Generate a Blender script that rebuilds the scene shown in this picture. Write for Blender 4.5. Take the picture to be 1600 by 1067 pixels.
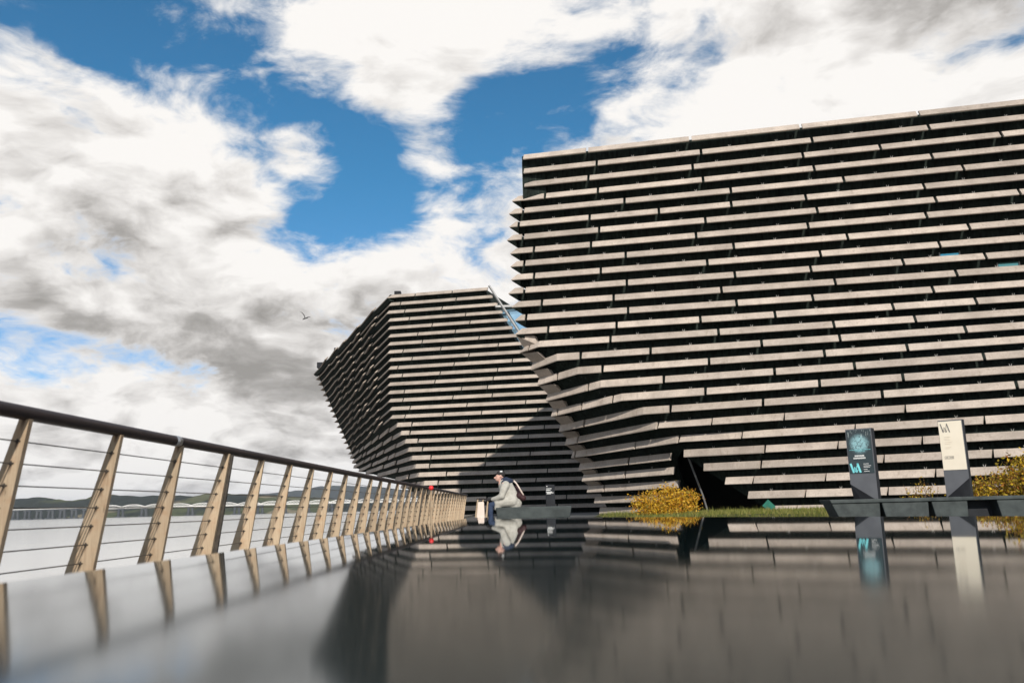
import bpy, bmesh, math, random
from mathutils import Vector, Matrix

for o in list(bpy.data.objects):
    bpy.data.objects.remove(o, do_unlink=True)
scene = bpy.context.scene
COL = scene.collection
R = math.radians

# ------------------------------------------------------------------ camera
CAM_Z = 0.585
cam_data = bpy.data.cameras.new('camera')
cam_data.sensor_width = 36.0
cam_data.lens = 36.0 * 1300.0 / 1600.0
cam_data.clip_start = 0.02
cam_data.clip_end = 60000.0
cam_data.dof.use_dof = True
cam_data.dof.focus_distance = 32.0
cam_data.dof.aperture_fstop = 2.8
cam = bpy.data.objects.new('camera', cam_data)
COL.objects.link(cam)
cam.location = (0, 0, CAM_Z)
cam.matrix_world = (Matrix.Translation((0, 0, CAM_Z)) @ Matrix.Rotation(R(90 + 11.20), 4, 'X')
                    @ Matrix.Rotation(R(-1.398), 4, 'Z'))
scene.camera = cam

# ------------------------------------------------------------------ light
SUN_DIR = Vector((0.195, -1.0, 0.55)).normalized()      # towards the sun
sun_data = bpy.data.lights.new('sun', 'SUN')
sun_data.energy = 4.95
sun_data.angle = R(0.53)
sun_data.color = (1.0, 0.93, 0.83)
sun = bpy.data.objects.new('sun', sun_data)
COL.objects.link(sun)
sun.rotation_euler = SUN_DIR.to_track_quat('Z', 'Y').to_euler()
scene.view_settings.view_transform = 'Standard'
scene.view_settings.look = 'None'
scene.view_settings.gamma = 1.0
scene.view_settings.use_curve_mapping = False
scene.view_settings.exposure = 0.15
scene.cycles.use_denoising = True
scene.cycles.max_bounces = 8
scene.cycles.transparent_max_bounces = 12

# cloud layout: unit direction, angular radius, vertical squash, weight
SKY_COVER=[(-0.4345,0.7683,0.4701,0.091,1.6,-0.13),
(-0.3636,0.8213,0.4397,0.082,1.3,-0.18),
(-0.2794,0.8616,0.4238,0.086,1.3,-0.28),
(-0.1889,0.9127,0.3623,0.067,1.0,-0.18),
(-0.0772,0.9135,0.3993,0.090,0.8,-0.20),
(-0.1314,0.9273,0.3506,0.053,1.2,-0.20),
(-0.0023,0.9170,0.3989,0.083,1.0,-0.17),
(-0.1826,0.8754,0.4475,0.051,1.0,-0.20),
(0.0656,0.8975,0.4361,0.074,1.0,-0.16),
(0.1386,0.8821,0.4503,0.081,1.3,-0.12),
(0.2952,0.8427,0.4503,0.018,1.0,-0.18),
(-0.4364,0.8846,0.1645,0.131,5.0,-0.16),
(-0.2945,0.9408,0.1678,0.081,5.5,-0.10),
(-0.3941,0.8484,0.3534,0.031,1.2,-0.06),
(-0.2728,0.8057,0.5258,0.041,1.0,-0.09),
(-0.4287,0.8244,0.3697,0.041,1.5,-0.07),
(0.1513,0.8471,0.5094,0.036,1.0,-0.06),
(-0.0712,0.9282,0.3653,0.068,0.8,-0.12),
(-0.1575,0.9261,0.3429,0.053,1.2,-0.12),
(-0.4820,0.7679,0.4219,0.058,1.6,0.20),
(-0.4740,0.7948,0.3790,0.079,1.0,0.18),
(-0.3397,0.8069,0.4832,0.054,2.0,0.16),
(-0.3406,0.8589,0.3824,0.078,1.2,0.24),
(-0.4238,0.8518,0.3081,0.117,1.0,0.20),
(-0.2143,0.8908,0.4008,0.040,1.6,0.36),
(-0.1418,0.8449,0.5158,0.086,1.4,0.28),
(-0.1119,0.8919,0.4381,0.044,0.7,0.14),
(-0.0943,0.9192,0.3823,0.034,1.0,0.34),
(-0.2562,0.9222,0.2896,0.192,1.3,0.22),
(-0.0279,0.9531,0.3012,0.092,1.3,0.36),
(-0.1098,0.9351,0.3370,0.038,1.5,0.15),
(-0.1073,0.8845,0.4541,0.051,0.6,0.14),
(0.3672,0.8094,0.4583,0.115,1.0,0.22),
(-0.1654,0.8586,0.4852,0.058,1.0,0.08),
(-0.3319,0.8027,0.4954,0.061,1.6,0.10),
(0.0445,0.8514,0.5227,0.115,1.2,0.24),
(0.2545,0.8401,0.4791,0.106,1.2,0.18),
(0.4233,0.7860,0.4505,0.172,1.0,0.30),
(0.1172,0.9118,0.3935,0.052,1.2,0.16),
(-0.3898,0.9175,0.0790,0.317,3.5,0.20)]
SKY_GREY=[(-0.4005,0.8901,0.2174,0.225,2.6,0.24),
(-0.2457,0.9476,0.2040,0.127,1.6,0.22),
(-0.5031,0.8355,0.2209,0.119,2.0,0.18),
(0.5027,0.7269,0.4679,0.105,1.6,0.40),
(0.4164,0.7824,0.4630,0.086,1.0,0.15),
(-0.4991,0.8000,0.3331,0.078,2.0,0.16),
(-0.4771,0.7552,0.4495,0.083,1.0,0.20),
(-0.2261,0.9715,0.0717,0.223,4.0,0.16)]


class NT:
    def __init__(s, tree):
        s.t = tree
    def n(s, typ, **kw):
        nd = s.t.nodes.new(typ)
        for k, v in kw.items():
            setattr(nd, k, v)
        return nd
    def link(s, a, b):
        s.t.links.new(a, b)
    def put(s, sock, v):
        if hasattr(v, 'is_output') or hasattr(v, 'links'):
            s.t.links.new(v, sock)
        else:
            sock.default_value = v
    def math(s, op, a, b=None, c=None, clamp=False):
        nd = s.n('ShaderNodeMath', operation=op)
        nd.use_clamp = clamp
        s.put(nd.inputs[0], a)
        if b is not None: s.put(nd.inputs[1], b)
        if c is not None: s.put(nd.inputs[2], c)
        return nd.outputs[0]
    def vmath(s, op, a, b=None, out=0):
        nd = s.n('ShaderNodeVectorMath', operation=op)
        s.put(nd.inputs[0], a)
        if b is not None: s.put(nd.inputs[1], b)
        return nd.outputs[out]
    def smooth(s, v, a, b, lo=0.0, hi=1.0):
        nd = s.n('ShaderNodeMapRange', interpolation_type='SMOOTHSTEP')
        s.put(nd.inputs[0], v)
        nd.inputs[1].default_value = a; nd.inputs[2].default_value = b
        nd.inputs[3].default_value = lo; nd.inputs[4].default_value = hi
        return nd.outputs[0]
    def noise(s, vec, scale, detail=5.0, rough=0.55, dist=0.0, out=0):
        nd = s.n('ShaderNodeTexNoise')
        if vec is not None: s.link(vec, nd.inputs['Vector'])
        nd.inputs['Scale'].default_value = scale
        nd.inputs['Detail'].default_value = detail
        nd.inputs['Roughness'].default_value = rough
        nd.inputs['Distortion'].default_value = dist
        return nd.outputs[out]
    def mix(s, f, a, b, blend='MIX'):
        nd = s.n('ShaderNodeMix', data_type='RGBA', blend_type=blend)
        s.put(nd.inputs[0], f)
        s.put(nd.inputs[6], a if not isinstance(a, tuple) else tuple(a) + (1.0,) * (4 - len(a)))
        s.put(nd.inputs[7], b if not isinstance(b, tuple) else tuple(b) + (1.0,) * (4 - len(b)))
        return nd.outputs[2]
    def ramp(s, v, stops):
        nd = s.n('ShaderNodeValToRGB')
        el = nd.color_ramp.elements
        while len(el) < len(stops): el.new(0.5)
        for e, (p, c) in zip(el, stops):
            e.position = p; e.color = tuple(c) + (1.0,)
        s.put(nd.inputs[0], v)
        return nd.outputs[0]
    def scale(s, vec, v):
        nd = s.n('ShaderNodeMapping')
        s.link(vec, nd.inputs[0])
        nd.inputs['Scale'].default_value = v
        return nd.outputs[0]

# ------------------------------------------------------------------ sky
world = bpy.data.worlds.new('World')
scene.world = world
world.use_nodes = True
wt = world.node_tree
wt.nodes.clear()
W = NT(wt)
sky = W.n('ShaderNodeTexSky', sky_type='NISHITA')
sky.sun_disc = False
sky.sun_elevation = math.asin(SUN_DIR.z)
sky.sun_rotation = math.atan2(SUN_DIR.x, SUN_DIR.y)
sky.air_density = 1.0
sky.dust_density = 0.4
sky.ozone_density = 2.5
geo = W.n('ShaderNodeTexCoord')
D = geo.outputs['Generated']
sep = W.n('ShaderNodeSeparateXYZ'); W.link(D, sep.inputs[0])
dz = W.math('MAXIMUM', sep.outputs[2], 0.0)
den = W.math('ADD', dz, 0.42)
comb = W.n('ShaderNodeCombineXYZ')
W.link(W.math('DIVIDE', sep.outputs[0], den), comb.inputs[0])
W.link(W.math('DIVIDE', sep.outputs[1], den), comb.inputs[1])
W.link(W.math('MULTIPLY', dz, 1.5), comb.inputs[2])
P = comb.outputs[0]
warp = W.n('ShaderNodeTexNoise'); W.link(P, warp.inputs['Vector'])
warp.inputs['Scale'].default_value = 3.2; warp.inputs['Detail'].default_value = 3.0
wv = W.vmath('MULTIPLY', W.vmath('SUBTRACT', warp.outputs['Color'], (0.5, 0.5, 0.5)), (0.22, 0.22, 0.14))
Pw = W.vmath('ADD', P, wv)
n1 = W.noise(Pw, 3.7, 9.0, 0.58)
nsun = W.noise(W.vmath('ADD', Pw, (SUN_DIR.x * 0.06, SUN_DIR.y * 0.06, 0.05)), 3.7, 3.0, 0.5)
nfine = W.noise(Pw, 13.0, 6.0, 0.62)
def blobs(lst, start):
    acc = start
    for (x, y, z, r, st, w) in lst:
        k = 1.0 / (r * 1.75)
        nd = W.n('ShaderNodeVectorMath', operation='MULTIPLY_ADD')
        W.link(D, nd.inputs[0]); nd.inputs[1].default_value = (k, k, k * st); nd.inputs[2].default_value = (-x * k, -y * k, -z * k * st)
        l = W.vmath('DOT_PRODUCT', nd.outputs[0], nd.outputs[0], out=1)
        acc = W.math('ADD', acc, W.smooth(l, 0.0, 1.0, w, 0.0))
    return acc
cover = W.math('ADD', 0.5, W.math('MULTIPLY', W.math('SUBTRACT', n1, 0.5), 2.1))
cover = W.math('ADD', cover, W.math('MULTIPLY', W.math('SUBTRACT', nfine, 0.5), 0.62))
cover = W.math('ADD', cover, W.smooth(sep.outputs[2], 0.0, 0.30, 0.34, 0.0))
cover = blobs(SKY_COVER, cover)
mask = W.smooth(cover, 0.36, 0.74)
thick = W.smooth(cover, 0.52, 0.85)
shade = W.math('MULTIPLY', W.math('SUBTRACT', nsun, n1), 3.6)
grey = blobs(SKY_GREY, 0.0)
nst = W.noise(W.scale(P, (1.0, 1.6, 1.0)), 2.6, 4.0, 0.5)
grey = W.math('MULTIPLY', grey, W.smooth(nst, 0.30, 0.60, 0.45, 1.1))
grey = W.math('ADD', grey, shade)
grey = W.math('ADD', grey, W.math('MULTIPLY', W.math('SUBTRACT', nfine, 0.47), 0.9))
grey = W.math('ADD', grey, W.math('MULTIPLY', W.math('SUBTRACT', nst, 0.52), 1.15))
grey = W.math('MULTIPLY', grey, W.math('ADD', W.math('MULTIPLY', thick, 0.7), 0.3), clamp=True)
cloud = W.ramp(grey, [(0.0, (8.9, 8.65, 8.35)), (0.35, (6.9, 6.65, 6.40)), (0.75, (4.1, 3.9, 3.7)), (1.0, (3.1, 2.95, 2.75))])
blue = W.mix(1.0, sky.outputs[0], W.mix(W.smooth(sep.outputs[2], 0.12, 0.40), (0.60, 0.86, 1.10), (0.34, 0.86, 1.02)), 'MULTIPLY')
col = W.mix(mask, blue, cloud)
col = W.mix(W.smooth(sep.outputs[2], -0.03, 0.0), (5.0, 4.9, 4.75), col)
bg = W.n('ShaderNodeBackground')
bg.inputs['Strength'].default_value = 0.1
W.link(col, bg.inputs['Color'])
wo = W.n('ShaderNodeOutputWorld')
W.link(bg.outputs[0], wo.inputs[0])
world.cycles.sampling_method = 'MANUAL'
world.cycles.sample_map_resolution = 512

# ------------------------------------------------------------------ helpers
def mesh_obj(name, verts, faces, mat, parent=None, smooth=False, mats=None, idx=None):
    me = bpy.data.meshes.new(name)
    me.from_pydata([tuple(v) for v in verts], [], faces)
    me.validate()
    for m in (mats or [mat]):
        me.materials.append(m)
    if idx is not None:
        for p, i in zip(me.polygons, idx):
            p.material_index = i
    if smooth:
        for p in me.polygons: p.use_smooth = True
    me.update()
    o = bpy.data.objects.new(name, me)
    COL.objects.link(o)
    if parent is not None: o.parent = parent
    return o

def fix_normals(o):
    bm = bmesh.new(); bm.from_mesh(o.data)
    bmesh.ops.recalc_face_normals(bm, faces=bm.faces)
    bm.to_mesh(o.data); bm.free()
    return o

def empty(name, loc=(0, 0, 0), rz=0.0):
    o = bpy.data.objects.new(name, None)
    COL.objects.link(o)
    o.location = loc; o.rotation_euler = (0, 0, rz)
    return o

def tag(o, label=None, cat=None, group=None, kind=None):
    if label: o['label'] = label
    if cat: o['category'] = cat
    if group: o['group'] = group
    if kind: o['kind'] = kind
    return o

class MB:
    """collects boxes, bars and tubes into one mesh"""
    def __init__(s):
        s.v = []; s.f = []
    def add(s, vs, fs):
        b = len(s.v)
        s.v += [tuple(v) for v in vs]
        s.f += [tuple(i + b for i in f) for f in fs]
    def box(s, c, d, M=None):
        x, y, z = c; a, b, e = d[0] / 2, d[1] / 2, d[2] / 2
        vs = [Vector((x + i * a, y + j * b, z + k * e)) for k in (-1, 1) for j in (-1, 1) for i in (-1, 1)]
        if M is not None: vs = [M @ v for v in vs]
        s.add(vs, [(0, 2, 3, 1), (4, 5, 7, 6), (0, 1, 5, 4), (2, 6, 7, 3), (0, 4, 6, 2), (1, 3, 7, 5)])
    def tube(s, path, r, n=8, cap=True):
        path = [Vector(p) for p in path]
        rs = r if isinstance(r, (list, tuple)) else [r] * len(path)
        rings = []
        for i, p in enumerate(path):
            t = (path[min(i + 1, len(path) - 1)] - path[max(i - 1, 0)]).normalized()
            a = t.cross(Vector((0, 0, 1)))
            if a.length < 1e-4: a = t.cross(Vector((1, 0, 0)))
            a.normalize(); b = a.cross(t).normalized()
            rings.append([p + (a * math.cos(2 * math.pi * k / n) + b * math.sin(2 * math.pi * k / n)) * rs[i] for k in range(n)])
        vs = [v for rg in rings for v in rg]; fs = []
        for i in range(len(path) - 1):
            for k in range(n):
                fs.append((i * n + k, i * n + (k + 1) % n, (i + 1) * n + (k + 1) % n, (i + 1) * n + k))
        if cap:
            fs.append(tuple(range(n - 1, -1, -1)))
            fs.append(tuple((len(path) - 1) * n + k for k in range(n)))
        s.add(vs, fs)
    def prism(s, poly, y0, y1):
        n = len(poly)
        vs = [(x, y0, z) for x, z in poly] + [(x, y1, z) for x, z in poly]
        fs = [tuple(range(n)), tuple(range(2 * n - 1, n - 1, -1))]
        for i in range(n):
            fs.append((i, i + n, (i + 1) % n + n, (i + 1) % n))
        s.add(vs, fs)
    def build(s, name, mat, parent=None, smooth=False):
        o = mesh_obj(name, s.v, s.f, mat, parent, smooth)
        return fix_normals(o)

# ------------------------------------------------------------------ materials
def material(name, color, rough=0.8, spec=0.5, metallic=0.0):
    m = bpy.data.materials.new(name); m.use_nodes = True
    b = m.node_tree.nodes['Principled BSDF']
    b.inputs['Base Color'].default_value = tuple(color) + (1.0,)
    b.inputs['Roughness'].default_value = rough
    b.inputs['Specular IOR Level'].default_value = spec
    b.inputs['Metallic'].default_value = metallic
    return m, NT(m.node_tree), b

def varied(name, c1, c2, scale, rough=0.8, spec=0.3, detail=6.0, bump=0.0, bscale=None, stretch=(1, 1, 1), metallic=0.0, per_object=0.0):
    m, T, b = material(name, c1, rough, spec, metallic)
    tc = T.n('ShaderNodeNewGeometry').outputs['Position']
    v = T.scale(tc, stretch)
    n = T.noise(v, scale, detail, 0.6)
    c = T.mix(T.smooth(n, 0.3, 0.7), c1, c2)
    if per_object:
        oi = T.n('ShaderNodeObjectInfo')
        hsv = T.n('ShaderNodeHueSaturation')
        T.link(c, hsv.inputs['Color'])
        T.link(T.math('ADD', T.math('MULTIPLY', oi.outputs['Random'], 2 * per_object), 1.0 - per_object), hsv.inputs['Value'])
        c = hsv.outputs[0]
    T.link(c, b.inputs['Base Color'])
    if bump:
        bp = T.n('ShaderNodeBump'); bp.inputs['Strength'].default_value = bump
        bp.inputs['Distance'].default_value = 0.02
        T.link(T.noise(v, bscale or scale * 4, 6.0, 0.65), bp.inputs['Height'])
        T.link(bp.outputs[0], b.inputs['Normal'])
    return m

def concrete_mat(name, base, dark):
    m, T, b = material(name, base, 0.88, 0.25)
    pos = T.n('ShaderNodeNewGeometry').outputs['Position']
    grain = T.noise(pos, 14.0, 6.0, 0.7)
    mott = T.noise(pos, 1.1, 4.0, 0.6)
    strk = T.noise(T.scale(pos, (3.0, 3.0, 0.35)), 2.2, 4.0, 0.6)
    c = T.mix(T.smooth(mott, 0.30, 0.72), base, tuple(x * 0.72 for x in base))
    c = T.mix(T.smooth(grain, 0.35, 0.75, 0.0, 0.45), c, dark)
    c = T.mix(T.smooth(strk, 0.52, 0.74, 0.0, 0.6), c, dark)
    oi = T.n('ShaderNodeObjectInfo')
    hsv = T.n('ShaderNodeHueSaturation')
    T.link(c, hsv.inputs['Color'])
    T.link(T.math('ADD', T.math('MULTIPLY', oi.outputs['Random'], 0.28), 0.84), hsv.inputs['Value'])
    T.link(hsv.outputs[0], b.inputs['Base Color'])
    bp = T.n('ShaderNodeBump'); bp.inputs['Strength'].default_value = 0.6; bp.inputs['Distance'].default_value = 0.03
    T.link(T.noise(pos, 9.0, 8.0, 0.7), bp.inputs['Height'])
    T.link(bp.outputs[0], b.inputs['Normal'])
    return m

M = {}
M['concrete'] = concrete_mat('cast_stone', (0.44, 0.378, 0.328), (0.22, 0.18, 0.15))
M['concrete_far'] = concrete_mat('cast_stone_weathered', (0.39, 0.335, 0.29), (0.20, 0.165, 0.14))
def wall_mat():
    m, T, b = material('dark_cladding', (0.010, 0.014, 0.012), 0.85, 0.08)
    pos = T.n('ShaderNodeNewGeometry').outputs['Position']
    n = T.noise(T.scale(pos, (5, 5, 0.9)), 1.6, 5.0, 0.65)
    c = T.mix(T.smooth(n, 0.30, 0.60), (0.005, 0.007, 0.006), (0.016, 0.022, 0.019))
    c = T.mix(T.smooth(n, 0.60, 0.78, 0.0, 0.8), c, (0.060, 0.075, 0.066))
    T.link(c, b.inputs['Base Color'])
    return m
M['wall'] = wall_mat()
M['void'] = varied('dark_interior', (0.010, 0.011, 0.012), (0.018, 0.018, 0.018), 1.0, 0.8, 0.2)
M['roof'] = varied('roof_membrane', (0.10, 0.10, 0.10), (0.15, 0.145, 0.14), 0.6)
M['trim'] = varied('grey_metal_trim', (0.16, 0.16, 0.165), (0.22, 0.22, 0.22), 3.0, 0.45, 0.5, metallic=0.6)
M['bracket'] = varied('bracket_metal', (0.30, 0.29, 0.27), (0.45, 0.44, 0.42), 5.0, 0.5, 0.5)
M['rail'] = varied('dark_handrail_wood', (0.016, 0.010, 0.010), (0.034, 0.021, 0.020), 6.0, 0.5, 0.35, stretch=(6, 0.4, 6), bump=0.2)
M['steel'] = varied('stainless_steel', (0.40, 0.40, 0.41), (0.55, 0.55, 0.55), 8.0, 0.35, 0.5, metallic=0.9)
M['fitting'] = varied('dark_wire_fitting', (0.020, 0.016, 0.013), (0.05, 0.04, 0.03), 20.0, 0.6, 0.4)
M['wire'] = varied('steel_wire', (0.06, 0.055, 0.05), (0.11, 0.10, 0.09), 20.0, 0.45, 0.5, metallic=0.5)
M['bench'] = varied('dark_green_granite', (0.016, 0.022, 0.023), (0.040, 0.050, 0.050), 5.0, 0.6, 0.3, detail=8.0, bump=0.1)
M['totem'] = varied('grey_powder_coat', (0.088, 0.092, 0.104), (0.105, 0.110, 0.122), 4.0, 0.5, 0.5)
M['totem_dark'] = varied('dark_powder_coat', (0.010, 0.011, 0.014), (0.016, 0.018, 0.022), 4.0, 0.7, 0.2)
M['paving'] = varied('paving', (0.055, 0.056, 0.056), (0.10, 0.10, 0.097), 1.5, 0.8, 0.3, bump=0.3)
M['quay'] = varied('quay_stone', (0.13, 0.12, 0.10), (0.22, 0.20, 0.17), 0.8, 0.85, 0.3, bump=0.5)
M['soil'] = varied('lawn_soil', (0.045, 0.050, 0.020), (0.075, 0.080, 0.030), 3.0, 0.95, 0.1)
M['iron'] = varied('bridge_iron_dark', (0.030, 0.034, 0.040), (0.050, 0.055, 0.060), 0.05, 0.7, 0.3)
M['truss'] = varied('bridge_girder_pale', (0.55, 0.54, 0.52), (0.68, 0.67, 0.65), 0.05, 0.6, 0.3)

def post_mat():
    m, T, b = material('weathered_post_timber', (0.40, 0.29, 0.19), 0.75, 0.25)
    pos = T.n('ShaderNodeNewGeometry').outputs['Position']
    g = T.noise(T.scale(pos, (22, 22, 1.4)), 3.0, 6.0, 0.65)
    st = T.noise(pos, 9.0, 5.0, 0.6)
    rs = T.noise(T.scale(pos, (30, 30, 5)), 1.0, 4.0, 0.6)
    oi = T.n('ShaderNodeObjectInfo')
    c = T.mix(T.smooth(g, 0.3, 0.7), (0.40, 0.31, 0.215), (0.30, 0.225, 0.15))
    c = T.mix(T.smooth(st, 0.45, 0.75, 0.0, 0.5), c, (0.30, 0.17, 0.09))
    c = T.mix(T.smooth(rs, 0.62, 0.75, 0.0, 0.7), c, (0.07, 0.045, 0.03))
    ob = T.n('ShaderNodeSeparateXYZ'); T.link(T.n('ShaderNodeTexCoord').outputs['Object'], ob.inputs[0])
    off = T.math('ABSOLUTE', T.math('SUBTRACT', ob.outputs[0], T.math('ADD', T.math('MULTIPLY', ob.outputs[2], 0.2163), -0.22)))
    fr = T.math('FRACT', T.math('DIVIDE', T.math('SUBTRACT', ob.outputs[2], 0.262 - 1.285), 0.1285))
    run = T.math('MULTIPLY', T.smooth(off, 0.003, 0.017, 1.0, 0.0), T.smooth(fr, 0.35, 1.0))
    c = T.mix(T.math('MULTIPLY', run, T.smooth(st, 0.30, 0.55, 0.35, 0.9)), c, (0.06, 0.035, 0.022))
    hsv = T.n('ShaderNodeHueSaturation'); T.link(c, hsv.inputs['Color'])
    T.link(T.math('ADD', T.math('MULTIPLY', oi.outputs['Random'], 0.3), 0.80), hsv.inputs['Value'])
    T.link(hsv.outputs[0], b.inputs['Base Color'])
    bp = T.n('ShaderNodeBump'); bp.inputs['Strength'].default_value = 0.3; bp.inputs['Distance'].default_value = 0.004
    T.link(g, bp.inputs['Height']); T.link(bp.outputs[0], b.inputs['Normal'])
    return m
M['post'] = post_mat()

def slab_mat():
    m, T, b = material('polished_dark_stone', (0.030, 0.034, 0.034), 0.06, 0.5)
    pos = T.n('ShaderNodeNewGeometry').outputs['Position']
    n = T.noise(pos, 2.0, 5.0, 0.6)
    f = T.noise(pos, 60.0, 4.0, 0.6)
    c = T.mix(T.smooth(f, 0.35, 0.7), (0.007, 0.014, 0.015), (0.013, 0.023, 0.024))
    T.link(c, b.inputs['Base Color'])
    sp = T.n('ShaderNodeSeparateXYZ'); T.link(pos, sp.inputs[0])
    film = T.math('ADD', sp.outputs[1], T.math('MULTIPLY', T.math('SUBTRACT', n, 0.5), 0.8))
    T.link(T.math('ADD', T.smooth(film, 0.3, 3.1, 0.100, 0.016), T.math('MULTIPLY', f, 0.012)), b.inputs['Roughness'])
    bp = T.n('ShaderNodeBump'); bp.inputs['Strength'].default_value = 0.02; bp.inputs['Distance'].default_value = 0.002
    T.link(T.noise(pos, 1.4, 3.0, 0.5), bp.inputs['Height']); T.link(bp.outputs[0], b.inputs['Normal'])
    b.inputs['IOR'].default_value = 1.46
    b.inputs['Specular Tint'].default_value = (0.55, 0.85, 1.0, 1.0)
    return m
M['slab'] = slab_mat()

def water_mat():
    m, T, b = material('river_water', (0.50, 0.48, 0.45), 0.12, 0.5)
    pos = T.n('ShaderNodeNewGeometry').outputs['Position']
    b.inputs['IOR'].default_value = 1.33
    a = T.noise(T.scale(pos, (1.0, 0.6, 1.0)), 0.8, 5.0, 0.6)
    c = T.noise(T.scale(pos, (1.0, 0.5, 1.0)), 0.06, 4.0, 0.6)
    h = T.math('ADD', T.math('MULTIPLY', a, 0.25), T.math('MULTIPLY', c, 1.2))
    bp = T.n('ShaderNodeBump'); bp.inputs['Strength'].default_value = 0.03; bp.inputs['Distance'].default_value = 0.5
    T.link(h, bp.inputs['Height']); T.link(bp.outputs[0], b.inputs['Normal'])
    return m
M['water'] = water_mat()

def glass_mat(name, tint, rough=0.05):
    m, T, b = material(name, tint, rough, 0.5)
    b.inputs['Metallic'].default_value = 0.75
    pos = T.n('ShaderNodeNewGeometry').outputs['Position']
    T.link(T.mix(T.noise(pos, 0.8, 2.0), tint, tuple(min(1, x * 1.25) for x in tint)), b.inputs['Base Color'])
    return m
M['glass'] = glass_mat('blue_window_glass', (0.30, 0.48, 0.62))
M['glass_teal'] = glass_mat('teal_window_glass', (0.12, 0.34, 0.36))

def leaf_mat(name, stops):
    m, T, b = material(name, stops[0], 0.65, 0.25)
    g = T.n('ShaderNodeNewGeometry')
    n = len(stops)
    c = T.ramp(g.outputs['Random Per Island'], [(i / (n - 1), s) for i, s in enumerate(stops)])
    T.link(c, b.inputs['Base Color'])
    tr = T.n('ShaderNodeBsdfTranslucent'); T.link(c, tr.inputs[0])
    mx = T.n('ShaderNodeMixShader'); mx.inputs[0].default_value = 0.3
    T.link(b.outputs[0], mx.inputs[1]); T.link(tr.outputs[0], mx.inputs[2])
    T.link(mx.outputs[0], m.node_tree.nodes['Material Output'].inputs[0])
    return m
M['leaf'] = leaf_mat('golden_leaf', [(0.12, 0.09, 0.012), (0.52, 0.28, 0.015), (0.66, 0.42, 0.03), (0.42, 0.15, 0.015), (0.70, 0.48, 0.07), (0.20, 0.15, 0.02)])
M['leaf2'] = leaf_mat('olive_gold_leaf', [(0.07, 0.07, 0.012), (0.40, 0.27, 0.015), (0.60, 0.40, 0.03), (0.18, 0.15, 0.02), (0.36, 0.12, 0.02), (0.12, 0.11, 0.02)])
M['grass'] = leaf_mat('rough_grass', [(0.06, 0.085, 0.015), (0.15, 0.17, 0.03), (0.28, 0.24, 0.08), (0.10, 0.13, 0.02)])
M['twig'] = varied('twig_bark', (0.06, 0.040, 0.025), (0.10, 0.065, 0.04), 30.0)

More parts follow.
